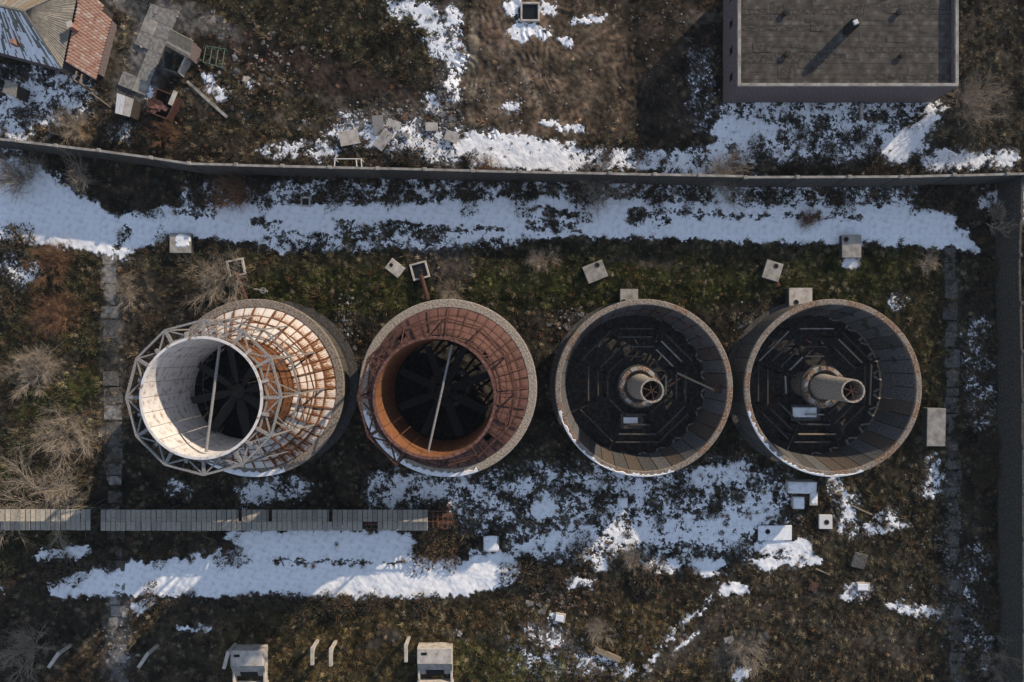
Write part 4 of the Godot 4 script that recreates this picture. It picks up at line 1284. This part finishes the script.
	# bunker-like entrances at the bottom edge
	for q in [[252, 660, 32, "stained concrete entrance hut at the lower edge, left one"], [436, 658, 34, "pale concrete entrance hut with wide dark opening, lower edge"]]:
		var w: float = q[2] * G
		t = thing("entrance_hut", px(q[0], q[1] - 4), 0, q[3], "hut", "concrete entrance huts")
		st = mk(); bx(st, Vector3(0, .85, -.55), Vector3(w, 2.1, 2.1), Basis.IDENTITY, .06); obj("shaft_house", st, M.concrete_pale, t)
		st = mk()
		quad(st, Vector3(-w * .5 + .02, 1.85, .5), Vector3(w * .5 - .02, 1.85, .5), Vector3(w * .5 - .02, .7, 2.4), Vector3(-w * .5 + .02, .7, 2.4))
		quad(st, Vector3(-w * .5 + .02, 1.65, .5), Vector3(w * .5 - .02, 1.65, .5), Vector3(w * .5 - .02, .5, 2.4), Vector3(-w * .5 + .02, .5, 2.4))
		obj("ramp_slab", st, M.concrete, t)
		for s in [-1, 1]:
			st = mk(); bx(st, Vector3(s * (w * .5 - .12), .4, 2.0), Vector3(.26, 1.4, 3.0), Basis.IDENTITY, .03); obj("cheek_wall", st, M.concrete_pale, t)
		st = mk(); bx(st, Vector3(0, .93, 2.1), Vector3(w * .52, .1, 1.1), Basis(Vector3.RIGHT, .54)); obj("opening", st, M.hole, t)
		st = mk(); bx(st, Vector3(0, .4, 3.45), Vector3(w + .3, 1.3, .3), Basis.IDENTITY, .03); obj("sill", st, M.concrete_pale, t)
		st = mk(); bx(st, Vector3(-w * .3, 1.92, -.9), Vector3(.75, .06, .32)); obj("slot", st, M.hole, t)
		st = mk(); bx(st, Vector3(-w * .2, 1.4, 1.1), Vector3(w * .5, .08, .8), Basis(Vector3.RIGHT, .54)); obj("snow_drift", st, M.snow, t)
	# pipe supports: post with an arm
	var posts := [[318, 640, 0.0, "left one of the two close pale bracket posts, lower edge"], [336, 641, 0.0, "right one of the two close pale bracket posts, lower edge"], [409, 637, 0.0, "pale bracket post left of the right entrance hut"], [236, 644, .25, "bracket post in shade left of the stained entrance hut"], [71, 645, .6, "bracket post in shade at the far lower left"], [158, 645, .6, "bracket post in shade right of the concrete path, lower left"]]
	for q in posts:
		t = thing("bracket_post", px(q[0], q[1]), -q[2], q[3], "post", "concrete bracket posts")
		st = mk(); bar(st, Vector3(0, -.4, 0), Vector3(0, 2.7, 0), .34, .40); obj("upright", st, M.concrete_pale, t)
		st = mk(); bar(st, Vector3(0, 2.62, -.25), Vector3(.02, 2.7, 2.1), .42, .34); obj("arm", st, M.concrete_pale, t)
		st = mk(); bar(st, Vector3(0, 1.5, .2), Vector3(0, 2.5, 1.1), .2, .2); obj("strut", st, M.concrete_pale, t)
	# concrete yard between the houses and the shed
	rng.seed = 66
	t = Node3D.new()
	t.name = "concrete_yard"; add_child(t)
	t.position = px(146, 60); t.rotation.y = deg_to_rad(-22); t.set_meta("kind", "structure"); tag(t, "cracked concrete yard beside the shed with ribbed roof", "yard")
	for i in 2:
		for k in 6:
			if rng.randf() < .08: continue
			st = mk()
			var lx := (i - .6) * 2.0 + rng.randf_range(-.03, .03); var lz := (k - 3) * 2.0 - .4
			bx(st, Vector3(lx, .02 + rng.randf_range(-.02, .03), lz), Vector3(1.97, .36, 1.97), Basis(Vector3(rng.randfn(), 0, rng.randfn()).normalized(), .012), .03)
			obj("slab", st, [M.concrete, M.yard, M.yard, M.yard][rng.randi() % 4], t)
	# paths of concrete slabs
	rng.seed = 60
	for q in [[109, 255, 120, 682, 3.0, 15, "slab_path", "broken concrete slab path left of the first tower"], [950, 248, 957, 682, 2.5, 15, "slab_path", "broken concrete slab path right of the fourth tower"]]:
		t = Node3D.new()
		t.name = numbered(q[6]); add_child(t)
		t.position = px(q[0], q[1]); t.set_meta("kind", "structure"); tag(t, q[7], "path")
		var yy: float = q[1]
		while yy < q[3]:
			var sl := rng.randf_range(9, 24)
			if rng.randf() > .12:
				var u: float = (yy - q[1]) / (q[3] - q[1])
				var p := px(lerpf(q[0], q[2], u) + rng.randfn() * .8, yy + sl * .5)
				var ln := sl * G * rng.randf_range(.8, .99)
				st = mk()
				bx(st, p - t.position + Vector3(0, ground_y(p.x, p.z) - .09, 0), Vector3(q[4] * rng.randf_range(.55, .9), .26, ln), Basis(Vector3.UP, rng.randf_range(-.07, .07)) * Basis(Vector3.RIGHT, rng.randf_range(-.03, .03)), .04)
				obj("slab", st, ([M.slab, M.yard, M.slab, M.yard] if q[0] < 500 else [M.slab, M.concrete_dark, M.slab, M.slab])[rng.randi() % 4], t)
			yy += sl
	# loose things
	var loose := [[851, 505, 871, 514, .16, "pale pole lying on grass below the fourth tower", "pole", M.wood], [594, 648, 620, 659, .5, "pale broad board lying in the south field", "board", M.wood], [188, 82, 228, 118, .28, "long narrow kerb lying diagonally by the rubble", "kerb", M.concrete], [65, 73, 112, 108, .12, "thin pole leaning from the houses towards the sheet hut", "pole", M.wood], [815, 568, 829, 574, .14, "short pale stick beside the snow drift", "stick", M.wood]]
	for q in loose:
		t = thing("timber_" + q[6] if q[6] != "kerb" else "loose_kerb", px(q[0], q[1]), 0, q[5], q[6])
		st = mk()
		var b := px(q[2], q[3]) - t.position
		bar(st, Vector3(0, .22, 0), Vector3(b.x, .26, b.z), q[4] * 1.4, q[4] * .8)
		obj("shaft", st, q[7], t)
	# scrap heap by the wall
	var scrap := [[350, 139, 19, 14, -10, "pale sheet panel lying on the scrap heap, left"], [384, 141, 11, 20, 38, "tilted pale panel lying on the scrap heap, middle"], [379, 127, 11, 20, -5, "bluish panel lying above the tilted pale panel"], [394, 126, 14, 9, 20, "small pale panel right of the bluish panel"], [452, 138, 14, 10, 20, "pale slab on rubble right of the metal frame"], [432, 128, 12, 8, 0, "light slab on rubble above the metal frame"]]
	for q in scrap:
		t = thing("scrap_panel", px(q[0], q[1]), -deg_to_rad(q[4]), q[5], "panel", "scrap panels on the heap")
		st = mk(); bx(st, Vector3(0, .55, 0), Vector3(q[2] * G, .1, q[3] * G), Basis(Vector3.RIGHT, .12), .02); obj("panel", st, M.concrete_pale if q[0] != 379 else M.steel, t)
		st = mk()
		for s in [-1, 1]: bar(st, Vector3(s * .5, -.2, 0), Vector3(s * .5, .5, 0), .3, .3)
		obj("rubble_prop", st, M.concrete_dark, t)
	t = thing("white_frame", px(349, 163), 0, "white pipe goal frame standing against the wall", "frame")
	for q in [[334, 170, 335, 159], [335, 159, 361, 159], [361, 159, 362, 170], [356, 159, 357, 168]]:
		st = mk(); tube(st, px(q[0], q[1], 1.6) - t.position, px(q[2], q[3], 1.6) - t.position, .08, .08, 8, true); obj("pipe", st, M.white_paint, t)
	for q in [[335, 159], [361, 159], [334, 170], [362, 170]]:
		st = mk()
		var p := px(q[0], q[1], 1.6) - t.position
		tube(st, Vector3(p.x, -.2, p.z), p, .08, .08, 8, true); obj("leg", st, M.white_paint, t)
	t = thing("bent_frame", px(424, 145), 0, "bent white metal frame on the scrap heap", "frame")
	for q in [[413, 139, 421, 139], [413, 139, 413, 148], [426, 140, 436, 144], [432, 142, 432, 152], [432, 152, 428, 158]]:
		st = mk(); bar(st, px(q[0], q[1], .9) - t.position, px(q[2], q[3], .85) - t.position, .22, .14); obj("rail", st, M.white_paint, t)
	for q in [[413, 148], [428, 158], [436, 144], [421, 139]]:
		st = mk()
		var p := px(q[0], q[1], .9) - t.position
		bar(st, Vector3(p.x, -.2, p.z), p, .12, .12); obj("leg", st, M.white_paint, t)
	# broken slabs in the south field
	for q in [[560, 617, 10, 9, 10, "snowy broken slab among reddish rubble in the south field"], [862, 586, 13, 9, 0, "snowy broken slab heap right of the south field"], [812, 586, 8, 9, 20, "small reddish broken box in the south field"], [858, 560, 14, 15, 15, "flat grey concrete plate in grass below the fourth tower"]]:
		t = thing("broken_slab", px(q[0], q[1]), -deg_to_rad(q[4]), q[5], "slab", "broken slabs in the field")
		st = mk(); bx(st, Vector3(0, .15, 0), Vector3(q[2] * G, .5, q[3] * G), Basis(Vector3.RIGHT, .06), .05); obj("block", st, [M.concrete_pale, M.concrete_pale, M.rust_dark, M.slab][[560, 862, 812, 858].find(q[0])], t)
		if q[0] == 560 or q[0] == 862:
			st = mk(); bx(st, Vector3(-.1, .45, 0), Vector3(q[2] * G * .8, .08, q[3] * G * .7), Basis(Vector3.RIGHT, .06), .03); obj("snow_cover", st, M.snow, t)
	# beacon in the snow of the road
	t = thing("marker_stone", px(263, 240), 0, "small white marker stone on the snowy road edge", "stone")
	st = mk(); bx(st, Vector3(0, .2, 0), Vector3(.45, .6, .45), Basis(Vector3.UP, .4), .1); obj("block", st, M.white_paint, t)
func make_rubble() -> void:
	rng.seed = 90
	var st := mk()
	for f in 3:
		pass
	var kinds := []
	for k in 3:
		var s := mk()
		var r := RandomNumberGenerator.new()
		r.seed = k + 5
		var p := []
		for i in 8: p.append(Vector3((1 if i & 1 else -1) * r.randf_range(.3, .55), (1 if i & 2 else -1) * r.randf_range(.2, .4), (1 if i & 4 else -1) * r.randf_range(.3, .5)))
		quad(s, p[0], p[1], p[3], p[2]); quad(s, p[5], p[4], p[6], p[7]); quad(s, p[4], p[0], p[2], p[6]); quad(s, p[1], p[5], p[7], p[3]); quad(s, p[2], p[3], p[7], p[6]); quad(s, p[4], p[5], p[1], p[0])
		kinds.append(fin(s))
	var fl := mk()
	bx(fl, Vector3.ZERO, Vector3(2.6, .12, 1.5)); bx(fl, Vector3(.3, .3, .5), Vector3(1.9, .1, .9), Basis(Vector3(.3, 1, .2).normalized(), .7))
	kinds[2] = fin(fl)
	var heaps := [[395, 125, 70, 20, 520, 0], [445, 105, 16, 45, 260, 0], [255, 75, 60, 40, 260, 1], [210, 90, 30, 26, 150, 0], [560, 600, 35, 22, 170, 2], [590, 670, 32, 12, 140, 0], [760, 322, 24, 14, 260, 0], [865, 590, 18, 9, 120, 2], [945, 560, 12, 70, 240, 0], [700, 60, 220, 80, 260, 0], [300, 30, 190, 40, 160, 1], [930, 560, 60, 90, 200, 0], [345, 320, 10, 30, 90, 0], [120, 640, 20, 30, 120, 0], [570, 320, 22, 14, 130, 0], [650, 640, 300, 40, 220, 0], [500, 90, 60, 50, 150, 0]]
	var xf := [[], [], []]
	var cl := [[], [], []]
	for h in heaps:
		for i in h[4]:
			var x: float = h[0] + rng.randfn(0, .5) * h[2]; var y: float = h[1] + rng.randfn(0, .5) * h[3]
			var p := px(x, y)
			if tower_dist(p.x, p.z) < 11.6 or blocked(p): continue
			var sc := rng.randf_range(.08, .26) * (1.9 if rng.randf() < .06 else 1.0)
			var k := rng.randi() % 2
			var ax := Vector3(rng.randfn(), rng.randfn(), rng.randfn()).normalized()
			if h[3] < 50 and rng.randf() < .22:
				k = 2
				sc *= 1.0
				ax = Vector3(rng.randfn() * .15, 1, rng.randfn() * .15).normalized()
			xf[k].append(Transform3D(Basis(ax, rng.randf() * TAU).scaled(Vector3.ONE * sc), Vector3(p.x, ground_y(p.x, p.z) + sc * .2, p.z)))
			var g := rng.randf_range(.06, .30)
			var c := Color(g, g * .95, g * .88)
			if rng.randf() < (.55 if h[5] == 2 else (.4 if h[5] == 1 else .12)): c = Color(.20, .12, .085) * rng.randf_range(.5, 1.2)
			cl[k].append(c)
	for k in 3:
		var mm := MultiMesh.new()
		mm.transform_format = MultiMesh.TRANSFORM_3D
		mm.use_colors = true; mm.mesh = kinds[k]
		mm.instance_count = xf[k].size()
		for i in xf[k].size():
			mm.set_instance_transform(i, xf[k][i]); mm.set_instance_color(i, cl[k][i])
		var o := MultiMeshInstance3D.new()
		o.multimesh = mm; o.material_override = M.tuft; o.name = numbered("rubble")
		add_child(o)
		o.set_meta("kind", "stuff"); tag(o, "broken stone and brick rubble strewn over the yard", "rubble", "strewn rubble")

# ---------- shrubs and trees ----------
func grow(st: SurfaceTool, a: Vector3, d: Vector3, len: float, r: float, level: int, rg: RandomNumberGenerator, twigs: SurfaceTool) -> void:
	var p := a
	var steps := 4
	for i in steps:
		var q := p + d * len / steps
		var r0 := r * lerpf(1, .45, float(i) / steps); var r1 := r * lerpf(1, .45, (i + 1.0) / steps)
		tube(st if level == 0 else twigs, p, q, r0, r1, 5 if level == 0 else 3)
		if level < 2 and i >= 1 - level:
			for k in 3:
				var nd := (d + Vector3(rg.randfn(), rg.randfn() * .7 + .05, rg.randfn()) * .62).normalized()
				grow(st, q, nd, len * rg.randf_range(.35, .62), r1 * .8, level + 1, rg, twigs)
		p = q
		d = (d + Vector3(rg.randfn() * .13, .05 + rg.randfn() * .08, rg.randfn() * .13)).normalized()
func bush_meshes(sd: int, stems: int, lean: float, thick: float) -> Array:
	var rg := RandomNumberGenerator.new()
	rg.seed = sd
	var st := mk(); var tw := mk()
	var pull := Vector3(rg.randfn(), 0, rg.randfn()) * .35
	for i in stems:
		var a := rg.randf() * TAU
		var l := lean * rg.randf_range(.15, 1.25)
		grow(st, Vector3(rg.randfn() * .09, -.04, rg.randfn() * .09), (Vector3(cos(a) * l, 1, sin(a) * l) + pull).normalized(), rg.randf_range(.4, 1.15), thick * rg.randf_range(.6, 1.4), 0, rg, tw)
	return [fin(st), fin(tw)]
func make_bushes() -> void:
	var kinds := [bush_meshes(1, 30, 1.3, .014), bush_meshes(2, 26, 1.8, .013), bush_meshes(3, 9, 1.2, .024), bush_meshes(14, 24, 1.5, .015), bush_meshes(25, 26, 2.0, .013), bush_meshes(36, 8, 1.0, .022)]
	# x, y, height m, kind, material, label
	var list := [
		[47, 500, 7.2, 0, M.twig, "big pale bare bush overhanging the pipe gallery roof"],
		[226, 281, 4.6, 1, M.twig, "pale bare bush beside the broken pit above the first tower"],
		[52, 268, 4.0, 1, M.twig_red, "reddish brown bare bush below the left end of the road"],
		[38, 374, 4.2, 1, M.twig, "low spreading pale bush at the left edge, middle"],
		[68, 434, 4.4, 1, M.twig, "pale bush just above the big bush, left of the path"],
		[60, 315, 3.4, 1, M.twig_red, "brown thicket below the reddish bush on the left"],
		[128, 292, 3.0, 0, M.twig, "grey bush beside the slab path left of the first tower"],
		[990, 220, 5.0, 2, M.twig, "bare tree with spreading limbs at the right edge"],
		[86, 192, 5.0, 2, M.twig, "bare tree in wall shade over the snowy road, left"],
		[25, 178, 4.0, 0, M.twig, "bare shrub by the wall at the left edge"],
		[238, 192, 3.6, 0, M.twig_red, "reddish sapling under the wall left of centre"],
		[602, 190, 4.2, 0, M.twig, "bare shrub under the wall near the centre"],
		[720, 182, 4.2, 0, M.twig, "bare shrub standing below the wall where its two parts meet"],
		[808, 221, 2.2, 0, M.twig_red, "small dark bush standing on the snowy road, right"],
		[32, 650, 4.4, 0, M.twig, "bare shrub in shade at the lower left corner"],
		[1000, 660, 4.0, 1, M.twig, "bare shrub at the lower right corner"],
		[745, 648, 3.2, 1, M.twig, "pale low bush in the south field, right of centre"],
		[1000, 395, 4.6, 2, M.twig, "bare tree in shade beside the right wall"],
		[600, 632, 2.8, 1, M.twig, "straw coloured bush above the pale board"],
		[636, 560, 2.4, 1, M.twig, "straw bush at the south edge of the snow field"],
		[932, 262, 3.2, 2, M.twig, "bare sapling left of the right path's upper end"],
		[455, 292, 2.6, 1, M.twig, "pale low bush above the second tower"],
		[545, 262, 2.4, 1, M.twig, "grey low bush between the second and third towers"],
		[165, 138, 3.0, 1, M.twig_red, "rusty brown bush north of the wall, left"],
		[75, 128, 3.0, 1, M.twig, "golden straw bush north of the wall, far left"],
		[490, 168, 2.6, 1, M.twig_red, "brown shrub against the wall left of centre"],
		[960, 110, 4.0, 1, M.twig, "wide bare bush below the hall's right corner"],
	]
	rng.seed = 55
	for q in list:
		var p := px(q[0], q[1])
		p.y = ground_y(p.x, p.z) - .05
		var t := thing("bare_tree" if q[3] == 2 else "bare_bush", p, rng.randf() * TAU, q[5], "tree" if q[3] == 2 else "bush", "bare shrubs and trees")
		var kk: int = q[3] + 3 * (rng.randi() % 2)
		var a := put("trunk" if q[3] == 2 else "stems", kinds[kk][0], q[4], t)
		var b := put("crown", kinds[kk][1], q[4], t)
		a.scale = Vector3(q[2] * .8, q[2] * rng.randf_range(.6, .85), q[2] * rng.randf_range(.6, .9)); b.scale = a.scale
	# dark scrub: dense heaps of small leaves and stalks
	var scr := []
	for k in 3:
		var r := RandomNumberGenerator.new()
		r.seed = 200 + k
		var st := mk()
		for i in 420:
			var a := r.randf() * TAU; var rad := sqrt(r.randf()) * (1.0 + .35 * sin(a * 3 + k * 2) + .2 * sin(a * 7))
			var top := (1.0 - rad * rad * .55) * .75
			var c := Vector3(cos(a) * rad, maxf(.03, top * r.randf_range(.15, 1.0)), sin(a) * rad)
			var u := Vector3(r.randfn(), r.randfn() + .6, r.randfn()).normalized() * r.randf_range(.07, .2)
			var v := Vector3(r.randfn(), r.randfn(), r.randfn()).cross(u).normalized() * r.randf_range(.015, .06)
			tri(st, c - v, c + v, c + u); tri(st, c - v, c + v, c - u * .7)
		scr.append(fin(st))
	var stalk := mk()
	var rr := RandomNumberGenerator.new()
	rr.seed = 9
	for i in 26:
		var a := rr.randf() * TAU
		tube(stalk, Vector3(rr.randf_range(-.4, .4), -.05, rr.randf_range(-.4, .4)), Vector3(cos(a) * rr.randf_range(.3, 1.0), rr.randf_range(.4, .9), sin(a) * rr.randf_range(.3, 1.0)), .012, .006, 3)
	var stalks := fin(stalk)
	var dk := [plain(.052, .045, .030), plain(.070, .055, .033), plain(.085, .060, .036), plain(.055, .062, .028)]
	var scrub := [
		[232, 555, 16, 1, "dark bush right under the long gallery, left of snow"], [430, 552, 22, 2, "broad brown bush on the snow near the gallery's end"], [452, 556, 15, 2, "smaller brown bush right of the broad one by the gallery"],
		[300, 608, 18, 0, "dark scrub on the snow's lower edge, left of the middle"], [270, 604, 12, 0, "dark scrub clump left end of the snow's lower edge"], [340, 604, 20, 0, "wide dark scrub along the snow's lower edge"], [372, 603, 14, 0, "dark scrub right of the wide one on the snow edge"], [422, 604, 16, 0, "black leafy bush at the snow's lower edge"], [150, 597, 14, 0, "dark scrub at the path where the snow begins"], [190, 596, 9, 0, "small dark bush biting into the snow edge, left"],
		[60, 570, 26, 0, "large dark thicket left of the snow tongue"], [105, 555, 18, 0, "dark thicket below the gallery gap"], [160, 552, 16, 0, "dark mound with snow below the gallery"], [580, 548, 16, 1, "brown bush beside the sunlit snow in the field"], [525, 570, 22, 0, "dark scrub along the snow's diagonal edge"], [560, 575, 16, 0, "dark scrub left of the reddish rubble"], [650, 575, 24, 0, "dark thicket below the snow field"], [690, 570, 10, 0, "small dark thicket between two snow squares"], [735, 560, 10, 0, "round dark bush right of the snow square"], [625, 560, 16, 0, "dark bush left of the snow square"],
		[505, 495, 10, 0, "dark hollow bush below the second tower"], [600, 500, 14, 0, "dark bush left of the small white box"], [660, 520, 8, 0, "round dark bush on snow below the white box"], [710, 512, 9, 0, "round bush with fallen stem on the snow field"], [590, 520, 10, 0, "dark clump in the middle of the snow field"], [555, 490, 12, 0, "dark clump below the third tower, left"], [680, 490, 16, 0, "dark scrub below the third tower, right"], [740, 545, 8, 0, "dark clump left of the low slab"],
		[200, 196, 18, 0, "dark scrub under the wall, left"], [260, 192, 18, 0, "dark scrub under the wall above the small pit, left"], [340, 195, 18, 0, "dark scrub under the wall above the road, centre left"], [395, 194, 16, 0, "dark scrub under the wall left of the middle"], [470, 195, 18, 0, "dark scrub under the wall, middle left"], [520, 195, 20, 0, "dark scrub under the wall, middle"], [580, 198, 22, 0, "dark wide scrub under the wall right of the middle"], [655, 200, 14, 0, "dark scrub under the wall, right of the bare shrub"], [690, 197, 12, 0, "dark scrub under the wall left of where its parts meet"], [770, 196, 16, 0, "dark scrub under the wall below the left end of the hall"], [840, 200, 16, 0, "dark scrub under the right part of the wall"], [930, 196, 22, 0, "dark thicket where the wall meets the road's end"], [970, 215, 16, 0, "dark thicket left of the bare tree at the right"], [640, 216, 9, 0, "low dark clump on the snowy road, right of centre"], [552, 222, 9, 0, "low dark clump on the snowy road, centre"], [150, 205, 16, 0, "dark scrub above the road where it narrows"], [165, 245, 14, 0, "dark scrub left of the snowy square chamber"], [215, 250, 12, 0, "dark scrub right of the snowy square chamber"],
		[755, 150, 14, 0, "dark heap in the snow left of the hall's strip"], [800, 135, 12, 0, "dark clump on the snow below the hall, left"], [860, 138, 12, 0, "dark clump on the snow below the hall, right"], [830, 150, 14, 0, "dark clump on the snow below the hall, middle"], [870, 155, 14, 1, "brown clump under the sunlit snow wedge"], [605, 158, 10, 0, "dark bush on snow north of the wall, middle"], [640, 155, 12, 0, "dark bush on snow north of the wall, right"], [400, 155, 14, 0, "dark bush by the scrap heap at the wall"], [470, 158, 9, 0, "dark bush at the wall left of the big snow patch"], [415, 85, 10, 0, "dark bush between snow patches north, upper"], [405, 45, 12, 0, "dark bush left of the upper snow patches"],
		[20, 240, 20, 0, "dark thicket under the road at the left edge"], [10, 300, 22, 0, "dark thicket at the left edge above the pale bush"], [90, 345, 14, 3, "green bush left of the slab path, middle"], [60, 400, 18, 3, "green scrub between two pale bushes on the left"], [20, 440, 18, 3, "green scrub at the left edge above the big bush"], [150, 320, 12, 1, "brown green bush left above the first tower"], [12, 560, 18, 3, "green scrub below the gallery at the left edge"],
		[120, 125, 18, 0, "dark thicket north of the wall below the sheet hut"], [150, 128, 16, 0, "dark thicket north of the wall below the rusty hut"], [30, 115, 14, 0, "dark thicket below the outhouse"], [118, 15, 10, 1, "brown bush right of the tiled roof's top"],
		[980, 300, 18, 0, "dark scrub in shade along the right wall, upper"], [985, 470, 18, 0, "dark scrub in shade along the right wall, middle"], [985, 600, 16, 0, "dark scrub in shade along the right wall, lower"]]
	var nth := ["topmost", "second", "third", "fourth", "fifth", "sixth", "seventh", "eighth", "ninth", "tenth", "eleventh", "twelfth", "thirteenth"]
	for i in 13: scrub.append([984.0 + 6.0 * sin(i * 2.3), 235.0 + i * 35.0, 11 + (i * 5) % 8, i % 2, "shaded scrub clump at the foot of the right wall, %s from the top" % nth[i] if i else "shaded scrub clump at the foot of the right wall, topmost one"])
	for q in scrub:
		var p := px(q[0], q[1])
		p.y = ground_y(p.x, p.z) - .04
		var t := thing("scrub", p, rng.randf() * TAU, q[4], "scrub", "dense low scrub")
		var rad: float = q[2] * G
		var tall := rad * rng.randf_range(.55, .8)
		var f := put("foliage", scr[rng.randi() % 3], dk[q[3]], t)
		f.scale = Vector3(rad, tall, rad * rng.randf_range(.6, .9))
		var s := put("stalks", stalks, M.twig_red, t)
		s.scale = Vector3(rad, tall, rad * .8)

func _ready() -> void:
	var cam := Camera3D.new()
	cam.position = Vector3(0, H, 0)
	cam.rotation_degrees = Vector3(-90, 0, 0)
	cam.fov = rad_to_deg(2.0 * atan(341.0 * G / H))
	cam.near = 1.0; cam.far = 2000
	add_child(cam)
	cam.current = true
	var env := Environment.new()
	env.background_mode = Environment.BG_SKY
	var sky := Sky.new()
	var sm := ProceduralSkyMaterial.new()
	sm.sky_top_color = Color(.63, .70, .815)
	sm.sky_horizon_color = Color(.72, .775, .86)
	sm.ground_bottom_color = Color(.10, .09, .08)
	sm.ground_horizon_color = Color(.45, .48, .52)
	sm.sun_angle_max = 4.0
	sky.sky_material = sm
	env.sky = sky
	env.background_energy_multiplier = 0.88
	env.tonemap_mode = Environment.TONE_MAPPER_LINEAR
	env.tonemap_exposure = 1.0
	env.fog_enabled = true; env.fog_density = 0.0001; env.fog_light_color = Color(.78, .84, .92)
	env.sdfgi_enabled = true; env.ssao_enabled = true; env.ssil_enabled = true
	var we := WorldEnvironment.new()
	we.environment = env
	add_child(we)
	var sun := DirectionalLight3D.new()
	sun.light_energy = 1.6
	sun.light_color = Color(1.0, .92, .82)
	sun.light_angular_distance = 0.6
	sun.shadow_enabled = true
	add_child(sun)
	sun.look_at_from_position(Vector3.ZERO, Vector3(-1.95, -1.0, 2.0), Vector3.UP)
	make_materials()
	make_maps()
	make_ground()
	print("ground")
	make_towers()
	wall_run([[-30, 136], [15, 141], [100, 151], [152, 158], [190, 164], [330, 167.5], [520, 172], [744, 176.5]], 5.0, "boundary_wall", "long concrete wall of panels north of the snowy road", M.concrete, [M.concrete_dark, M.concrete_shade, M.slab, M.concrete_dark], 3)
	wall_run([[745, 177.5], [900, 177], [1060, 173]], 5.0, "boundary_wall", "concrete wall of panels below the hall, right part", M.concrete, [M.concrete_dark, M.slab], 4)
	wall_run([[1022, 176], [1019, 255], [1022, 400], [1023, 720]], 4.4, "boundary_wall", "concrete wall along the right edge of the yard", M.concrete_dark, [M.concrete_shade], 6)  # panel colour darkened to stand for the shade on this face
	make_hall()
	make_houses()
	make_gallery()
	make_small_works()
	print("works")
	make_rubble()
	make_bushes()
	make_tufts()
	print("done")
